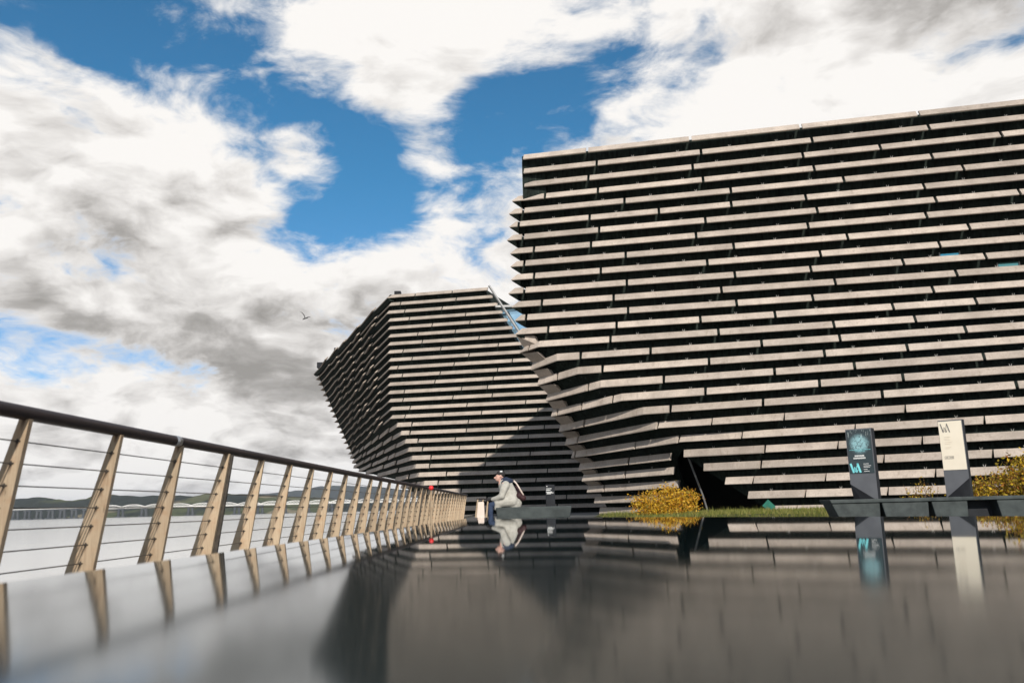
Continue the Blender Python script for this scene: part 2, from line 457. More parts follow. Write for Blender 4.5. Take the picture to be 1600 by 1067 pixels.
# ------------------------------------------------------------------ setting
S = 0.69                                   # height of one course of planks
MAIN_PLANKS=[(0,'',[(0.73,39.84),(3.99,39.16)]),
(0,'',[(3.99,39.16),(8.98,38.11)]),
(0,'',[(8.98,38.11),(14.05,37.05)]),
(0,'',[(14.05,37.05),(19.17,35.98)]),
(0,'',[(19.17,35.98),(24.86,34.78)]),
(0,'',[(24.86,34.78),(29.00,33.92)]),
(1,'',[(0.73,40.00),(4.45,39.21)]),
(1,'',[(4.45,39.21),(9.47,38.15)]),
(1,'',[(9.47,38.15),(14.54,37.07)]),
(1,'',[(14.54,37.07),(19.60,36.00)]),
(1,'',[(19.60,36.00),(26.53,34.53)]),
(1,'',[(26.53,34.53),(29.00,34.01)]),
(2,'',[(0.75,40.11),(4.02,39.41)]),
(2,'',[(4.02,39.41),(9.05,38.33)]),
(2,'',[(9.05,38.33),(14.10,37.25)]),
(2,'',[(14.10,37.25),(17.49,36.53)]),
(2,'',[(17.49,36.53),(22.56,35.44)]),
(2,'',[(22.56,35.44),(24.48,35.03)]),
(2,'',[(24.48,35.03),(29.00,34.07)]),
(3,'b',[(0.16,40.32),(1.83,39.96)]),
(3,'',[(1.83,39.96),(4.47,39.40)]),
(3,'',[(4.47,39.40),(9.51,38.31)]),
(3,'',[(9.51,38.31),(14.56,37.22)]),
(3,'',[(14.56,37.22),(19.64,36.13)]),
(3,'',[(19.64,36.13),(23.94,35.20)]),
(3,'',[(23.94,35.20),(29.00,34.12)]),
(4,'b',[(-0.01,40.30),(0.71,40.15)]),
(4,'',[(0.71,40.15),(5.73,39.10)]),
(4,'',[(5.73,39.10),(10.75,38.05)]),
(4,'',[(10.75,38.05),(15.81,36.99)]),
(4,'',[(15.81,36.99),(20.89,35.92)]),
(4,'',[(20.89,35.92),(27.05,34.63)]),
(4,'',[(27.05,34.63),(29.00,34.22)]),
(5,'b',[(-0.01,40.31),(0.47,40.22)]),
(5,'',[(0.47,40.22),(4.00,39.48)]),
(5,'',[(4.00,39.48),(7.35,38.79)]),
(5,'',[(7.35,38.79),(10.73,38.09)]),
(5,'',[(10.73,38.09),(14.10,37.40)]),
(5,'',[(14.10,37.40),(19.21,36.34)]),
(5,'',[(19.21,36.34),(24.57,35.23)]),
(5,'',[(24.57,35.23),(29.00,34.31)]),
(6,'b',[(-0.15,40.35),(0.66,40.18)]),
(6,'',[(0.66,40.18),(4.44,39.39)]),
(6,'',[(4.44,39.39),(9.49,38.35)]),
(6,'',[(9.49,38.35),(14.54,37.30)]),
(6,'',[(14.54,37.30),(19.62,36.25)]),
(6,'',[(19.62,36.25),(23.05,35.54)]),
(6,'',[(23.05,35.54),(24.96,35.15)]),
(6,'',[(24.96,35.15),(29.00,34.31)]),
(7,'b',[(-0.00,40.41),(1.19,40.16)]),
(7,'',[(1.19,40.16),(4.02,39.57)]),
(7,'',[(4.02,39.57),(9.03,38.53)]),
(7,'',[(9.03,38.53),(14.10,37.47)]),
(7,'',[(14.10,37.47),(19.18,36.41)]),
(7,'',[(19.18,36.41),(26.52,34.88)]),
(7,'',[(26.52,34.88),(29.00,34.36)]),
(8,'b',[(-0.00,40.38),(0.69,40.24)]),
(8,'',[(0.69,40.24),(5.67,39.23)]),
(8,'',[(5.67,39.23),(10.72,38.20)]),
(8,'',[(10.72,38.20),(15.78,37.18)]),
(8,'',[(15.78,37.18),(20.91,36.14)]),
(8,'',[(20.91,36.14),(24.35,35.44)]),
(8,'',[(24.35,35.44),(29.00,34.49)]),
(9,'b',[(0.01,40.37),(1.16,40.15)]),
(9,'',[(1.16,40.15),(4.44,39.50)]),
(9,'',[(4.44,39.50),(9.48,38.52)]),
(9,'',[(9.48,38.52),(14.57,37.52)]),
(9,'',[(14.57,37.52),(19.68,36.52)]),
(9,'',[(19.68,36.52),(26.51,35.18)]),
(9,'',[(26.51,35.18),(29.00,34.69)]),
(10,'b',[(-0.14,40.45),(0.66,40.30)]),
(10,'',[(0.66,40.30),(5.67,39.32)]),
(10,'',[(5.67,39.32),(10.71,38.34)]),
(10,'',[(10.71,38.34),(14.11,37.67)]),
(10,'',[(14.11,37.67),(18.10,36.89)]),
(10,'',[(18.10,36.89),(21.53,36.23)]),
(10,'',[(21.53,36.23),(26.36,35.28)]),
(10,'',[(26.36,35.28),(29.00,34.77)]),
(11,'b',[(0.02,40.50),(1.51,40.21)]),
(11,'',[(1.51,40.21),(5.01,39.52)]),
(11,'',[(5.01,39.52),(10.06,38.52)]),
(11,'',[(10.06,38.52),(15.13,37.53)]),
(11,'',[(15.13,37.53),(20.27,36.51)]),
(11,'',[(20.27,36.51),(24.06,35.77)]),
(11,'',[(24.06,35.77),(29.00,34.80)]),
(12,'b',[(0.15,40.48),(0.71,40.37)]),
(12,'',[(0.71,40.37),(5.67,39.39)]),
(12,'',[(5.67,39.39),(10.70,38.40)]),
(12,'',[(10.70,38.40),(14.09,37.73)]),
(12,'',[(14.09,37.73),(19.22,36.72)]),
(12,'',[(19.22,36.72),(25.58,35.47)]),
(12,'',[(25.58,35.47),(29.00,34.80)]),
(13,'b',[(0.16,40.52),(1.78,40.19)]),
(13,'',[(1.78,40.19),(5.09,39.52)]),
(13,'',[(5.09,39.52),(9.00,38.72)]),
(13,'',[(9.00,38.72),(12.36,38.03)]),
(13,'',[(12.36,38.03),(17.44,37.00)]),
(13,'',[(17.44,37.00),(20.86,36.30)]),
(13,'',[(20.86,36.30),(26.55,35.14)]),
(13,'',[(26.55,35.14),(29.00,34.64)]),
(14,'b',[(0.37,41.02,-0.15),(0.75,40.72,-0.09)]),
(14,'',[(0.75,40.72,-0.09),(1.28,40.33),(4.76,39.56)]),
(14,'',[(4.76,39.56),(9.75,38.45)]),
(14,'',[(9.75,38.45),(14.79,37.34)]),
(14,'',[(14.79,37.34),(18.18,36.59)]),
(14,'',[(18.18,36.59),(23.25,35.47)]),
(14,'',[(23.25,35.47),(29.00,34.19)]),
(15,'b',[(0.90,41.53,-0.24),(2.17,40.34),(3.32,40.04)]),
(15,'',[(3.32,40.04),(6.61,39.20)]),
(15,'',[(6.61,39.20),(11.58,37.93)]),
(15,'',[(11.58,37.93),(14.90,37.09)]),
(15,'',[(14.90,37.09),(19.94,35.80)]),
(15,'',[(19.94,35.80),(23.71,34.83)]),
(15,'',[(23.71,34.83),(29.00,33.48)]),
(16,'b',[(1.22,41.94,-0.28),(2.17,41.13,-0.15)]),
(16,'',[(2.17,41.13,-0.15),(3.16,40.33),(4.35,39.98)]),
(16,'',[(4.35,39.98),(9.22,38.55)]),
(16,'',[(9.22,38.55),(14.13,37.10)]),
(16,'',[(14.13,37.10),(17.44,36.12)]),
(16,'',[(17.44,36.12),(23.85,34.23)]),
(16,'',[(23.85,34.23),(29.00,32.72)]),
(17,'b',[(1.65,42.56,-0.34),(3.67,40.81,-0.08)]),
(17,'',[(3.67,40.81,-0.08),(4.29,40.31),(7.18,39.32)]),
(17,'',[(7.18,39.32),(11.98,37.69)]),
(17,'',[(11.98,37.69),(15.21,36.58)]),
(17,'',[(15.21,36.58),(20.07,34.92)]),
(17,'',[(20.07,34.92),(22.65,34.04)]),
(17,'',[(22.65,34.04),(29.00,31.87)]),
(18,'b',[(1.93,43.19,-0.38),(2.22,42.91,-0.35)]),
(18,'',[(2.22,42.91,-0.35),(3.39,41.82,-0.22)]),
(18,'',[(3.39,41.82,-0.22),(4.82,40.57,-0.05)]),
(18,'',[(4.82,40.57,-0.05),(5.22,40.24),(9.00,38.79)]),
(18,'',[(9.00,38.79),(13.72,36.98)]),
(18,'',[(13.72,36.98),(16.91,35.75)]),
(18,'',[(16.91,35.75),(21.85,33.86)]),
(18,'',[(21.85,33.86),(29.00,31.11)]),
(19,'b',[(2.35,44.07,-0.41),(3.56,42.78,-0.29)]),
(19,'',[(3.56,42.78,-0.29),(6.25,40.20),(7.47,39.67)]),
(19,'',[(7.47,39.67),(11.40,37.95)]),
(19,'',[(11.40,37.95),(16.01,35.94)]),
(19,'',[(16.01,35.94),(20.66,33.91)]),
(19,'',[(20.66,33.91),(23.63,32.62)]),
(19,'',[(23.63,32.62),(29.00,30.27)]),
(20,'b',[(2.68,44.84,-0.39),(3.31,44.10,-0.33)]),
(20,'',[(3.31,44.10,-0.33),(6.90,40.43,-0.01)]),
(20,'',[(6.90,40.43,-0.01),(6.96,40.37),(9.27,39.24)]),
(20,'',[(9.27,39.24),(12.23,37.79)]),
(20,'',[(12.23,37.79),(16.73,35.58)]),
(20,'',[(16.73,35.58),(23.50,32.26)]),
(20,'',[(23.50,32.26),(29.00,29.56)]),
(21,'b',[(3.05,45.45,-0.34),(3.22,45.25,-0.33)]),
(21,'',[(3.22,45.25,-0.33),(6.05,42.22,-0.14)]),
(21,'',[(6.05,42.22,-0.14),(7.89,40.49,-0.01)]),
(21,'',[(7.89,40.49,-0.01),(7.98,40.41),(10.57,38.99)]),
(21,'',[(10.57,38.99),(14.90,36.60)]),
(21,'',[(14.90,36.60),(19.27,34.20)]),
(21,'',[(19.27,34.20),(22.71,32.31)]),
(21,'',[(22.71,32.31),(29.00,28.85)]),
(22,'r',[(8.13,40.76),(11.52,38.75)]),
(22,'',[(11.52,38.75),(14.27,37.12)]),
(22,'',[(14.27,37.12),(17.19,35.39)]),
(22,'',[(17.19,35.39),(22.89,32.01)]),
(22,'',[(22.89,32.01),(29.00,28.38)]),
(22,'b',[(3.45,45.94,-0.28),(5.83,43.41,-0.17)]),
(22,'',[(5.83,43.41,-0.17),(7.71,41.64,-0.08)]),
(23,'r',[(9.01,40.58),(11.38,39.09)]),
(23,'',[(11.38,39.09),(15.87,36.27)]),
(23,'',[(15.87,36.27),(19.36,34.09)]),
(23,'',[(19.36,34.09),(21.15,32.97)]),
(23,'',[(21.15,32.97),(29.00,28.05)]),
(23,'b',[(3.64,46.34,-0.20),(5.72,44.15,-0.14)]),
(23,'',[(5.72,44.15,-0.14),(7.91,42.09,-0.07)]),
(24,'r',[(9.90,40.22),(11.05,39.48)]),
(24,'',[(11.05,39.48),(13.80,37.70)]),
(24,'',[(13.80,37.70),(17.53,35.29)]),
(24,'',[(17.53,35.29),(22.05,32.37)]),
(24,'',[(22.05,32.37),(29.00,27.87)]),
(24,'b',[(3.92,46.70,-0.11),(4.75,45.76,-0.10)]),
(24,'',[(4.75,45.76,-0.10),(8.16,42.32,-0.04)]),
(25,'r',[(10.81,39.78),(13.04,38.31)]),
(25,'',[(13.04,38.31),(15.94,36.40)]),
(25,'',[(15.94,36.40),(21.63,32.65)]),
(25,'',[(21.63,32.65),(29.00,27.78)]),
(25,'b',[(4.21,47.06,-0.02),(4.28,46.96,-0.02)]),
(25,'',[(4.28,46.96,-0.02),(8.28,42.48,-0.01)]),
(26,'r',[(11.77,39.26),(12.68,38.64)]),
(26,'',[(12.68,38.64),(15.13,37.01)]),
(26,'',[(15.13,37.01),(21.20,32.94)]),
(26,'',[(21.20,32.94),(29.00,27.71)]),
(26,'b',[(4.50,47.42,0.09),(4.57,47.31,0.09)]),
(26,'',[(4.57,47.31,0.09),(8.31,42.59,0.03)])]
MAIN_TIP=[(0.73,39.84),(0.73,40.00),(0.75,40.11),(0.16,40.32),(-0.01,40.30),(-0.01,40.31),(-0.15,40.35),(-0.00,40.41),(-0.00,40.38),(0.01,40.37),(-0.14,40.45),(0.02,40.50),(0.15,40.48),(0.16,40.52),(0.37,41.02,-0.15),(0.90,41.53,-0.24),(1.22,41.94,-0.28),(1.65,42.56,-0.34),(1.93,43.19,-0.38),(2.35,44.07,-0.41),(2.68,44.84,-0.39),(3.05,45.45,-0.34),(3.45,45.94,-0.28),(3.64,46.34,-0.20),(3.92,46.70,-0.11),(4.21,47.06,-0.02),(4.50,47.42,0.09)]
MAIN_BEND={14:(1.28,40.33),15:(2.17,40.34),16:(3.16,40.33),17:(4.29,40.31),18:(5.22,40.24),19:(6.25,40.20),20:(6.96,40.37),21:(7.98,40.41)}
MAIN_END=[(7.71,41.64,-0.08),(7.91,42.09,-0.07),(8.16,42.32,-0.04),(8.28,42.48,-0.01),(8.31,42.59,0.03)]
MAIN_START=[(8.13,40.76),(9.01,40.58),(9.90,40.22),(10.81,39.78),(11.77,39.26)]
MAIN_LINE=[(37.479,-0.2095),(37.609,-0.2118),(37.701,-0.2139),(37.774,-0.2152),(37.784,-0.2097),(37.829,-0.2069),(37.829,-0.2071),(37.906,-0.2085),(37.943,-0.2029),(38.023,-0.1959),(38.085,-0.1951),(38.142,-0.1968),(38.145,-0.1968),(38.107,-0.2039),(37.956,-0.2215),(37.826,-0.2553),(37.727,-0.2948),(37.678,-0.3414),(37.637,-0.3838),(37.690,-0.4364),(37.900,-0.4904),(38.200,-0.5500),(38.467,-0.5933),(38.700,-0.6267),(38.867,-0.6467),(39.000,-0.6600),(39.100,-0.6700)]
FAR_PLANKS=[(0,'f',[(-10.59,69.09),(-8.17,68.58)]),
(0,'f',[(-8.17,68.58),(-4.96,67.91)]),
(0,'f',[(-4.96,67.91),(-1.90,67.27)]),
(0,'s',[(-12.37,73.55),(-10.59,69.09)]),
(0,'s',[(-15.05,80.27),(-12.37,73.55)]),
(0,'s',[(-17.90,87.43),(-15.05,80.27)]),
(0,'s',[(-19.62,91.72),(-17.90,87.43)]),
(0,'s',[(-22.01,97.73),(-19.62,91.72)]),
(0,'s',[(-24.32,103.52),(-22.01,97.73)]),
(0,'s',[(-26.35,108.60),(-24.32,103.52)]),
(1,'f',[(-10.44,69.06),(-9.46,68.85)]),
(1,'f',[(-9.46,68.85),(-4.64,67.84)]),
(1,'f',[(-4.64,67.84),(-1.50,67.18)]),
(1,'s',[(-12.28,73.73),(-10.44,69.06)]),
(1,'s',[(-15.10,80.91),(-12.28,73.73)]),
(1,'s',[(-16.66,84.87),(-15.10,80.91)]),
(1,'s',[(-19.84,92.95),(-16.66,84.87)]),
(1,'s',[(-21.76,97.84),(-19.84,92.95)]),
(1,'s',[(-23.78,102.97),(-21.76,97.84)]),
(1,'s',[(-26.08,108.81),(-23.78,102.97)]),
(2,'f',[(-10.64,69.10),(-9.09,68.78)]),
(2,'f',[(-9.09,68.78),(-5.85,68.10)]),
(2,'f',[(-5.85,68.10),(-1.10,67.10)]),
(2,'s',[(-12.46,73.90),(-10.64,69.10)]),
(2,'s',[(-14.90,80.32),(-12.46,73.90)]),
(2,'s',[(-17.23,86.46),(-14.90,80.32)]),
(2,'s',[(-19.45,92.30),(-17.23,86.46)]),
(2,'s',[(-21.14,96.76),(-19.45,92.30)]),
(2,'s',[(-23.45,102.82),(-21.14,96.76)]),
(2,'s',[(-25.80,109.03),(-23.45,102.82)]),
(3,'f',[(-10.52,69.08),(-8.69,68.69)]),
(3,'f',[(-8.69,68.69),(-3.85,67.67)]),
(3,'f',[(-3.85,67.67),(-0.70,67.01)]),
(3,'s',[(-13.03,75.79),(-10.52,69.08)]),
(3,'s',[(-15.03,81.15),(-13.03,75.79)]),
(3,'s',[(-16.72,85.65),(-15.03,81.15)]),
(3,'s',[(-19.19,92.26),(-16.72,85.65)]),
(3,'s',[(-21.63,98.80),(-19.19,92.26)]),
(3,'s',[(-22.98,102.42),(-21.63,98.80)]),
(3,'s',[(-25.53,109.24),(-22.98,102.42)]),
(4,'f',[(-10.52,69.07),(-6.71,68.28)]),
(4,'f',[(-6.71,68.28),(-3.50,67.60)]),
(4,'f',[(-3.50,67.60),(-0.30,66.93)]),
(4,'s',[(-13.08,76.10),(-10.52,69.07)]),
(4,'s',[(-14.51,80.01),(-13.08,76.10)]),
(4,'s',[(-16.34,85.01),(-14.51,80.01)]),
(4,'s',[(-18.79,91.74),(-16.34,85.01)]),
(4,'s',[(-20.61,96.71),(-18.79,91.74)]),
(4,'s',[(-23.64,105.02),(-20.61,96.71)]),
(4,'s',[(-25.26,109.45),(-23.64,105.02)]),
(5,'f',[(-10.48,69.07),(-7.96,68.54)]),
(5,'f',[(-7.96,68.54),(-4.74,67.86)]),
(5,'f',[(-4.74,67.86),(0.10,66.84)]),
(5,'s',[(-12.33,74.24),(-10.48,69.07)]),
(5,'s',[(-14.80,81.17),(-12.33,74.24)]),
(5,'s',[(-16.52,85.96),(-14.80,81.17)]),
(5,'s',[(-18.58,91.75),(-16.52,85.96)]),
(5,'s',[(-20.66,97.55),(-18.58,91.75)]),
(5,'s',[(-22.55,102.86),(-20.66,97.55)]),
(5,'s',[(-24.99,109.67),(-22.55,102.86)]),
(6,'f',[(-10.51,69.07),(-7.57,68.46)]),
(6,'f',[(-7.57,68.46),(-2.75,67.44)]),
(6,'f',[(-2.75,67.44),(0.50,66.76)]),
(6,'s',[(-12.69,75.35),(-10.51,69.07)]),
(6,'s',[(-14.94,81.79),(-12.69,75.35)]),
(6,'s',[(-16.97,87.64),(-14.94,81.79)]),
(6,'s',[(-18.81,92.92),(-16.97,87.64)]),
(6,'s',[(-20.23,96.99),(-18.81,92.92)]),
(6,'s',[(-22.80,104.39),(-20.23,96.99)]),
(6,'s',[(-24.71,109.88),(-22.80,104.39)]),
(7,'f',[(-10.54,69.08),(-9.23,68.80)]),
(7,'f',[(-9.23,68.80),(-5.99,68.12)]),
(7,'f',[(-5.99,68.12),(-1.17,67.11)]),
(7,'f',[(-1.17,67.11),(0.90,66.68)]),
(7,'s',[(-12.91,76.09),(-10.54,69.08)]),
(7,'s',[(-14.30,80.19),(-12.91,76.09)]),
(7,'s',[(-16.25,85.92),(-14.30,80.19)]),
(7,'s',[(-18.58,92.80),(-16.25,85.92)]),
(7,'s',[(-20.13,97.38),(-18.58,92.80)]),
(7,'s',[(-22.53,104.45),(-20.13,97.38)]),
(7,'s',[(-24.44,110.09),(-22.53,104.45)]),
(8,'f',[(-10.46,69.06),(-8.45,68.64)]),
(8,'f',[(-8.45,68.64),(-3.62,67.63)]),
(8,'f',[(-3.62,67.63),(1.30,66.59)]),
(8,'s',[(-12.29,74.55),(-10.46,69.06)]),
(8,'s',[(-14.34,80.71),(-12.29,74.55)]),
(8,'s',[(-16.21,86.34),(-14.34,80.71)]),
(8,'s',[(-18.59,93.53),(-16.21,86.34)]),
(8,'s',[(-20.74,99.99),(-18.59,93.53)]),
(8,'s',[(-22.28,104.63),(-20.74,99.99)]),
(8,'s',[(-24.17,110.31),(-22.28,104.63)]),
(9,'f',[(-10.46,69.06),(-9.67,68.90)]),
(9,'f',[(-9.67,68.90),(-4.87,67.89)]),
(9,'f',[(-4.87,67.89),(-0.04,66.87)]),
(9,'f',[(-0.04,66.87),(1.70,66.51)]),
(9,'s',[(-12.32,74.81),(-10.46,69.06)]),
(9,'s',[(-14.02,80.04),(-12.32,74.81)]),
(9,'s',[(-16.62,88.06),(-14.02,80.04)]),
(9,'s',[(-17.77,91.61),(-16.62,88.06)]),
(9,'s',[(-19.64,97.38),(-17.77,91.61)]),
(9,'s',[(-22.20,105.30),(-19.64,97.38)]),
(9,'s',[(-23.90,110.52),(-22.20,105.30)]),
(10,'f',[(-10.50,69.07),(-9.28,68.81)]),
(10,'f',[(-9.28,68.81),(-6.06,68.14)]),
(10,'f',[(-6.06,68.14),(-1.26,67.13)]),
(10,'f',[(-1.26,67.13),(2.10,66.42)]),
(10,'s',[(-12.46,75.31),(-10.50,69.07)]),
(10,'s',[(-14.69,82.37),(-12.46,75.31)]),
(10,'s',[(-16.22,87.24),(-14.69,82.37)]),
(10,'s',[(-18.04,93.02),(-16.22,87.24)]),
(10,'s',[(-19.95,99.08),(-18.04,93.02)]),
(10,'s',[(-21.58,104.25),(-19.95,99.08)]),
(10,'s',[(-23.62,110.73),(-21.58,104.25)]),
(11,'f',[(-10.51,69.07),(-6.50,68.23)]),
(11,'f',[(-6.50,68.23),(-1.64,67.21)]),
(11,'f',[(-1.64,67.21),(2.50,66.34)]),
(11,'s',[(-11.92,73.67),(-10.51,69.07)]),
(11,'s',[(-14.49,82.04),(-11.92,73.67)]),
(11,'s',[(-15.83,86.40),(-14.49,82.04)]),
(11,'s',[(-18.31,94.49),(-15.83,86.40)]),
(11,'s',[(-19.82,99.44),(-18.31,94.49)]),
(11,'s',[(-21.24,104.07),(-19.82,99.44)]),
(11,'s',[(-23.35,110.95),(-21.24,104.07)]),
(12,'f',[(-10.51,69.07),(-9.11,68.78)]),
(12,'f',[(-9.11,68.78),(-4.27,67.76)]),
(12,'f',[(-4.27,67.76),(-2.13,67.31)]),
(12,'f',[(-2.13,67.31),(2.90,66.26)]),
(12,'s',[(-12.04,74.19),(-10.51,69.07)]),
(12,'s',[(-14.05,80.91),(-12.04,74.19)]),
(12,'s',[(-15.89,87.09),(-14.05,80.91)]),
(12,'s',[(-17.44,92.28),(-15.89,87.09)]),
(12,'s',[(-19.44,98.97),(-17.44,92.28)]),
(12,'s',[(-21.42,105.59),(-19.44,98.97)]),
(12,'s',[(-23.08,111.16),(-21.42,105.59)]),
(13,'f',[(-10.46,69.06),(-9.22,68.80)]),
(13,'f',[(-9.22,68.80),(-5.00,67.92)]),
(13,'f',[(-5.00,67.92),(-1.75,67.23)]),
(13,'f',[(-1.75,67.23),(3.30,66.17)]),
(13,'s',[(-12.16,74.89),(-10.46,69.06)]),
(13,'s',[(-13.74,80.29),(-12.16,74.89)]),
(13,'s',[(-15.47,86.25),(-13.74,80.29)]),
(13,'s',[(-17.11,91.84),(-15.47,86.25)]),
(13,'s',[(-19.06,98.54),(-17.11,91.84)]),
(13,'s',[(-21.06,105.41),(-19.06,98.54)]),
(13,'s',[(-22.81,111.37),(-21.06,105.41)]),
(14,'f',[(-10.34,69.04),(-8.62,68.68)]),
(14,'f',[(-8.62,68.68),(-3.84,67.67)]),
(14,'f',[(-3.84,67.67),(0.96,66.66)]),
(14,'f',[(0.96,66.66),(3.70,66.09)]),
(14,'s',[(-12.32,75.94),(-10.34,69.04)]),
(14,'s',[(-13.75,80.94),(-12.32,75.94)]),
(14,'s',[(-15.36,86.55),(-13.75,80.94)]),
(14,'s',[(-17.16,92.82),(-15.36,86.55)]),
(14,'s',[(-19.39,100.62),(-17.16,92.82)]),
(14,'s',[(-20.63,104.94),(-19.39,100.62)]),
(14,'s',[(-22.53,111.59),(-20.63,104.94)]),
(15,'f',[(-10.29,69.03),(-9.05,68.77)]),
(15,'f',[(-9.05,68.77),(-5.82,68.09)]),
(15,'f',[(-5.82,68.09),(-2.65,67.42)]),
(15,'f',[(-2.65,67.42),(1.91,66.46)]),
(15,'f',[(1.91,66.46),(4.10,66.00)]),
(15,'s',[(-11.67,73.97),(-10.29,69.03)]),
(15,'s',[(-13.77,81.46),(-11.67,73.97)]),
(15,'s',[(-15.82,88.77),(-13.77,81.46)]),
(15,'s',[(-17.26,93.94),(-15.82,88.77)]),
(15,'s',[(-19.16,100.71),(-17.26,93.94)]),
(15,'s',[(-20.74,106.35),(-19.16,100.71)]),
(15,'s',[(-22.26,111.80),(-20.74,106.35)]),
(16,'f',[(-9.72,68.91),(-8.46,68.64)]),
(16,'f',[(-8.46,68.64),(-3.75,67.65)]),
(16,'f',[(-3.75,67.65),(-0.62,67.00)]),
(16,'f',[(-0.62,67.00),(4.50,65.92)]),
(16,'s',[(-11.04,73.46),(-9.72,68.91)]),
(16,'s',[(-13.05,80.40),(-11.04,73.46)]),
(16,'s',[(-14.80,86.44),(-13.05,80.40)]),
(16,'s',[(-16.94,93.83),(-14.80,86.44)]),
(16,'s',[(-18.34,98.69),(-16.94,93.83)]),
(16,'s',[(-20.37,105.70),(-18.34,98.69)]),
(16,'s',[(-21.70,110.30),(-20.37,105.70)]),
(17,'f',[(-9.38,68.84),(-8.62,68.68)]),
(17,'f',[(-8.62,68.68),(-3.92,67.69)]),
(17,'f',[(-3.92,67.69),(0.31,66.80)]),
(17,'f',[(0.31,66.80),(2.38,66.37)]),
(17,'f',[(2.38,66.37),(4.90,65.84)]),
(17,'s',[(-10.79,73.63),(-9.38,68.84)]),
(17,'s',[(-12.58,79.75),(-10.79,73.63)]),
(17,'s',[(-14.42,86.01),(-12.58,79.75)]),
(17,'s',[(-16.47,93.00),(-14.42,86.01)]),
(17,'s',[(-17.67,97.06),(-16.47,93.00)]),
(17,'s',[(-19.44,103.12),(-17.67,97.06)]),
(17,'s',[(-21.20,109.10),(-19.44,103.12)]),
(18,'f',[(-9.01,68.76),(-7.94,68.53)]),
(18,'f',[(-7.94,68.53),(-4.85,67.88)]),
(18,'f',[(-4.85,67.88),(-1.79,67.24)]),
(18,'f',[(-1.79,67.24),(1.09,66.64)]),
(18,'f',[(1.09,66.64),(5.30,65.75)]),
(18,'s',[(-10.45,73.55),(-9.01,68.76)]),
(18,'s',[(-12.63,80.78),(-10.45,73.55)]),
(18,'s',[(-14.32,86.37),(-12.63,80.78)]),
(18,'s',[(-15.61,90.67),(-14.32,86.37)]),
(18,'s',[(-17.34,96.42),(-15.61,90.67)]),
(18,'s',[(-19.11,102.30),(-17.34,96.42)]),
(18,'s',[(-20.80,107.90),(-19.11,102.30)]),
(19,'f',[(-8.75,68.70),(-7.57,68.45)]),
(19,'f',[(-7.57,68.45),(-4.52,67.81)]),
(19,'f',[(-4.52,67.81),(-1.44,67.17)]),
(19,'f',[(-1.44,67.17),(2.84,66.27)]),
(19,'f',[(2.84,66.27),(5.70,65.67)]),
(19,'s',[(-10.81,75.45),(-8.75,68.70)]),
(19,'s',[(-12.04,79.51),(-10.81,75.45)]),
(19,'s',[(-14.09,86.22),(-12.04,79.51)]),
(19,'s',[(-15.45,90.69),(-14.09,86.22)]),
(19,'s',[(-17.37,96.98),(-15.45,90.69)]),
(19,'s',[(-19.20,103.00),(-17.37,96.98)]),
(20,'f',[(-8.46,68.64),(-6.86,68.31)]),
(20,'f',[(-6.86,68.31),(-2.33,67.36)]),
(20,'f',[(-2.33,67.36),(1.20,66.61)]),
(20,'f',[(1.20,66.61),(6.10,65.58)]),
(20,'s',[(-10.63,75.23),(-8.46,68.64)]),
(20,'s',[(-12.82,81.90),(-10.63,75.23)]),
(20,'s',[(-14.36,86.57),(-12.82,81.90)]),
(20,'s',[(-16.64,93.50),(-14.36,86.57)]),
(21,'f',[(-8.15,68.58),(-6.98,68.33)]),
(21,'f',[(-6.98,68.33),(-2.42,67.37)]),
(21,'f',[(-2.42,67.37),(0.12,66.84)]),
(21,'f',[(0.12,66.84),(6.50,65.50)]),
(21,'s',[(-10.41,74.83),(-8.15,68.58)]),
(21,'s',[(-12.34,80.17),(-10.41,74.83)]),
(21,'s',[(-13.90,84.50),(-12.34,80.17)]),
(22,'f',[(-7.90,68.53),(-5.59,68.04)]),
(22,'f',[(-5.59,68.04),(-0.97,67.07)]),
(22,'f',[(-0.97,67.07),(2.52,66.34)]),
(22,'f',[(2.52,66.34),(6.90,65.42)]),
(22,'s',[(-9.07,71.81),(-7.90,68.53)]),
(22,'s',[(-10.02,74.47),(-9.07,71.81)]),
(22,'s',[(-11.10,77.53),(-10.02,74.47)]),
(23,'f',[(-7.45,68.43),(-6.28,68.18)]),
(23,'f',[(-6.28,68.18),(-2.68,67.43)]),
(23,'f',[(-2.68,67.43),(1.60,66.53)]),
(23,'f',[(1.60,66.53),(7.20,65.35)]),
(23,'s',[(-8.43,71.12),(-7.45,68.43)]),
(23,'s',[(-9.40,73.76),(-8.43,71.12)]),
(23,'s',[(-10.45,76.63),(-9.40,73.76)]),
(24,'f',[(-6.55,68.24),(-4.40,67.79)]),
(24,'f',[(-4.40,67.79),(-0.29,66.93)]),
(24,'f',[(-0.29,66.93),(7.20,65.35)]),
(24,'s',[(-7.43,70.57),(-6.55,68.24)]),
(24,'s',[(-8.55,73.54),(-7.43,70.57)]),
(24,'s',[(-9.35,75.64),(-8.55,73.54)]),
(25,'f',[(-5.98,68.12),(-2.34,67.36)]),
(25,'f',[(-2.34,67.36),(3.94,66.04)]),
(25,'f',[(3.94,66.04),(7.20,65.35)]),
(25,'s',[(-6.72,70.00),(-5.98,68.12)]),
(25,'s',[(-7.56,72.14),(-6.72,70.00)]),
(25,'s',[(-8.58,74.72),(-7.56,72.14)]),
(26,'f',[(-5.46,68.01),(-0.83,67.04)]),
(26,'f',[(-0.83,67.04),(3.18,66.20)]),
(26,'f',[(3.18,66.20),(7.20,65.35)]),
(26,'s',[(-6.30,70.05),(-5.46,68.01)]),
(26,'s',[(-6.96,71.64),(-6.30,70.05)]),
(26,'s',[(-7.86,73.81),(-6.96,71.64)]),
(27,'f',[(-5.15,67.95),(-1.35,67.15)]),
(27,'f',[(-1.35,67.15),(2.16,66.41)]),
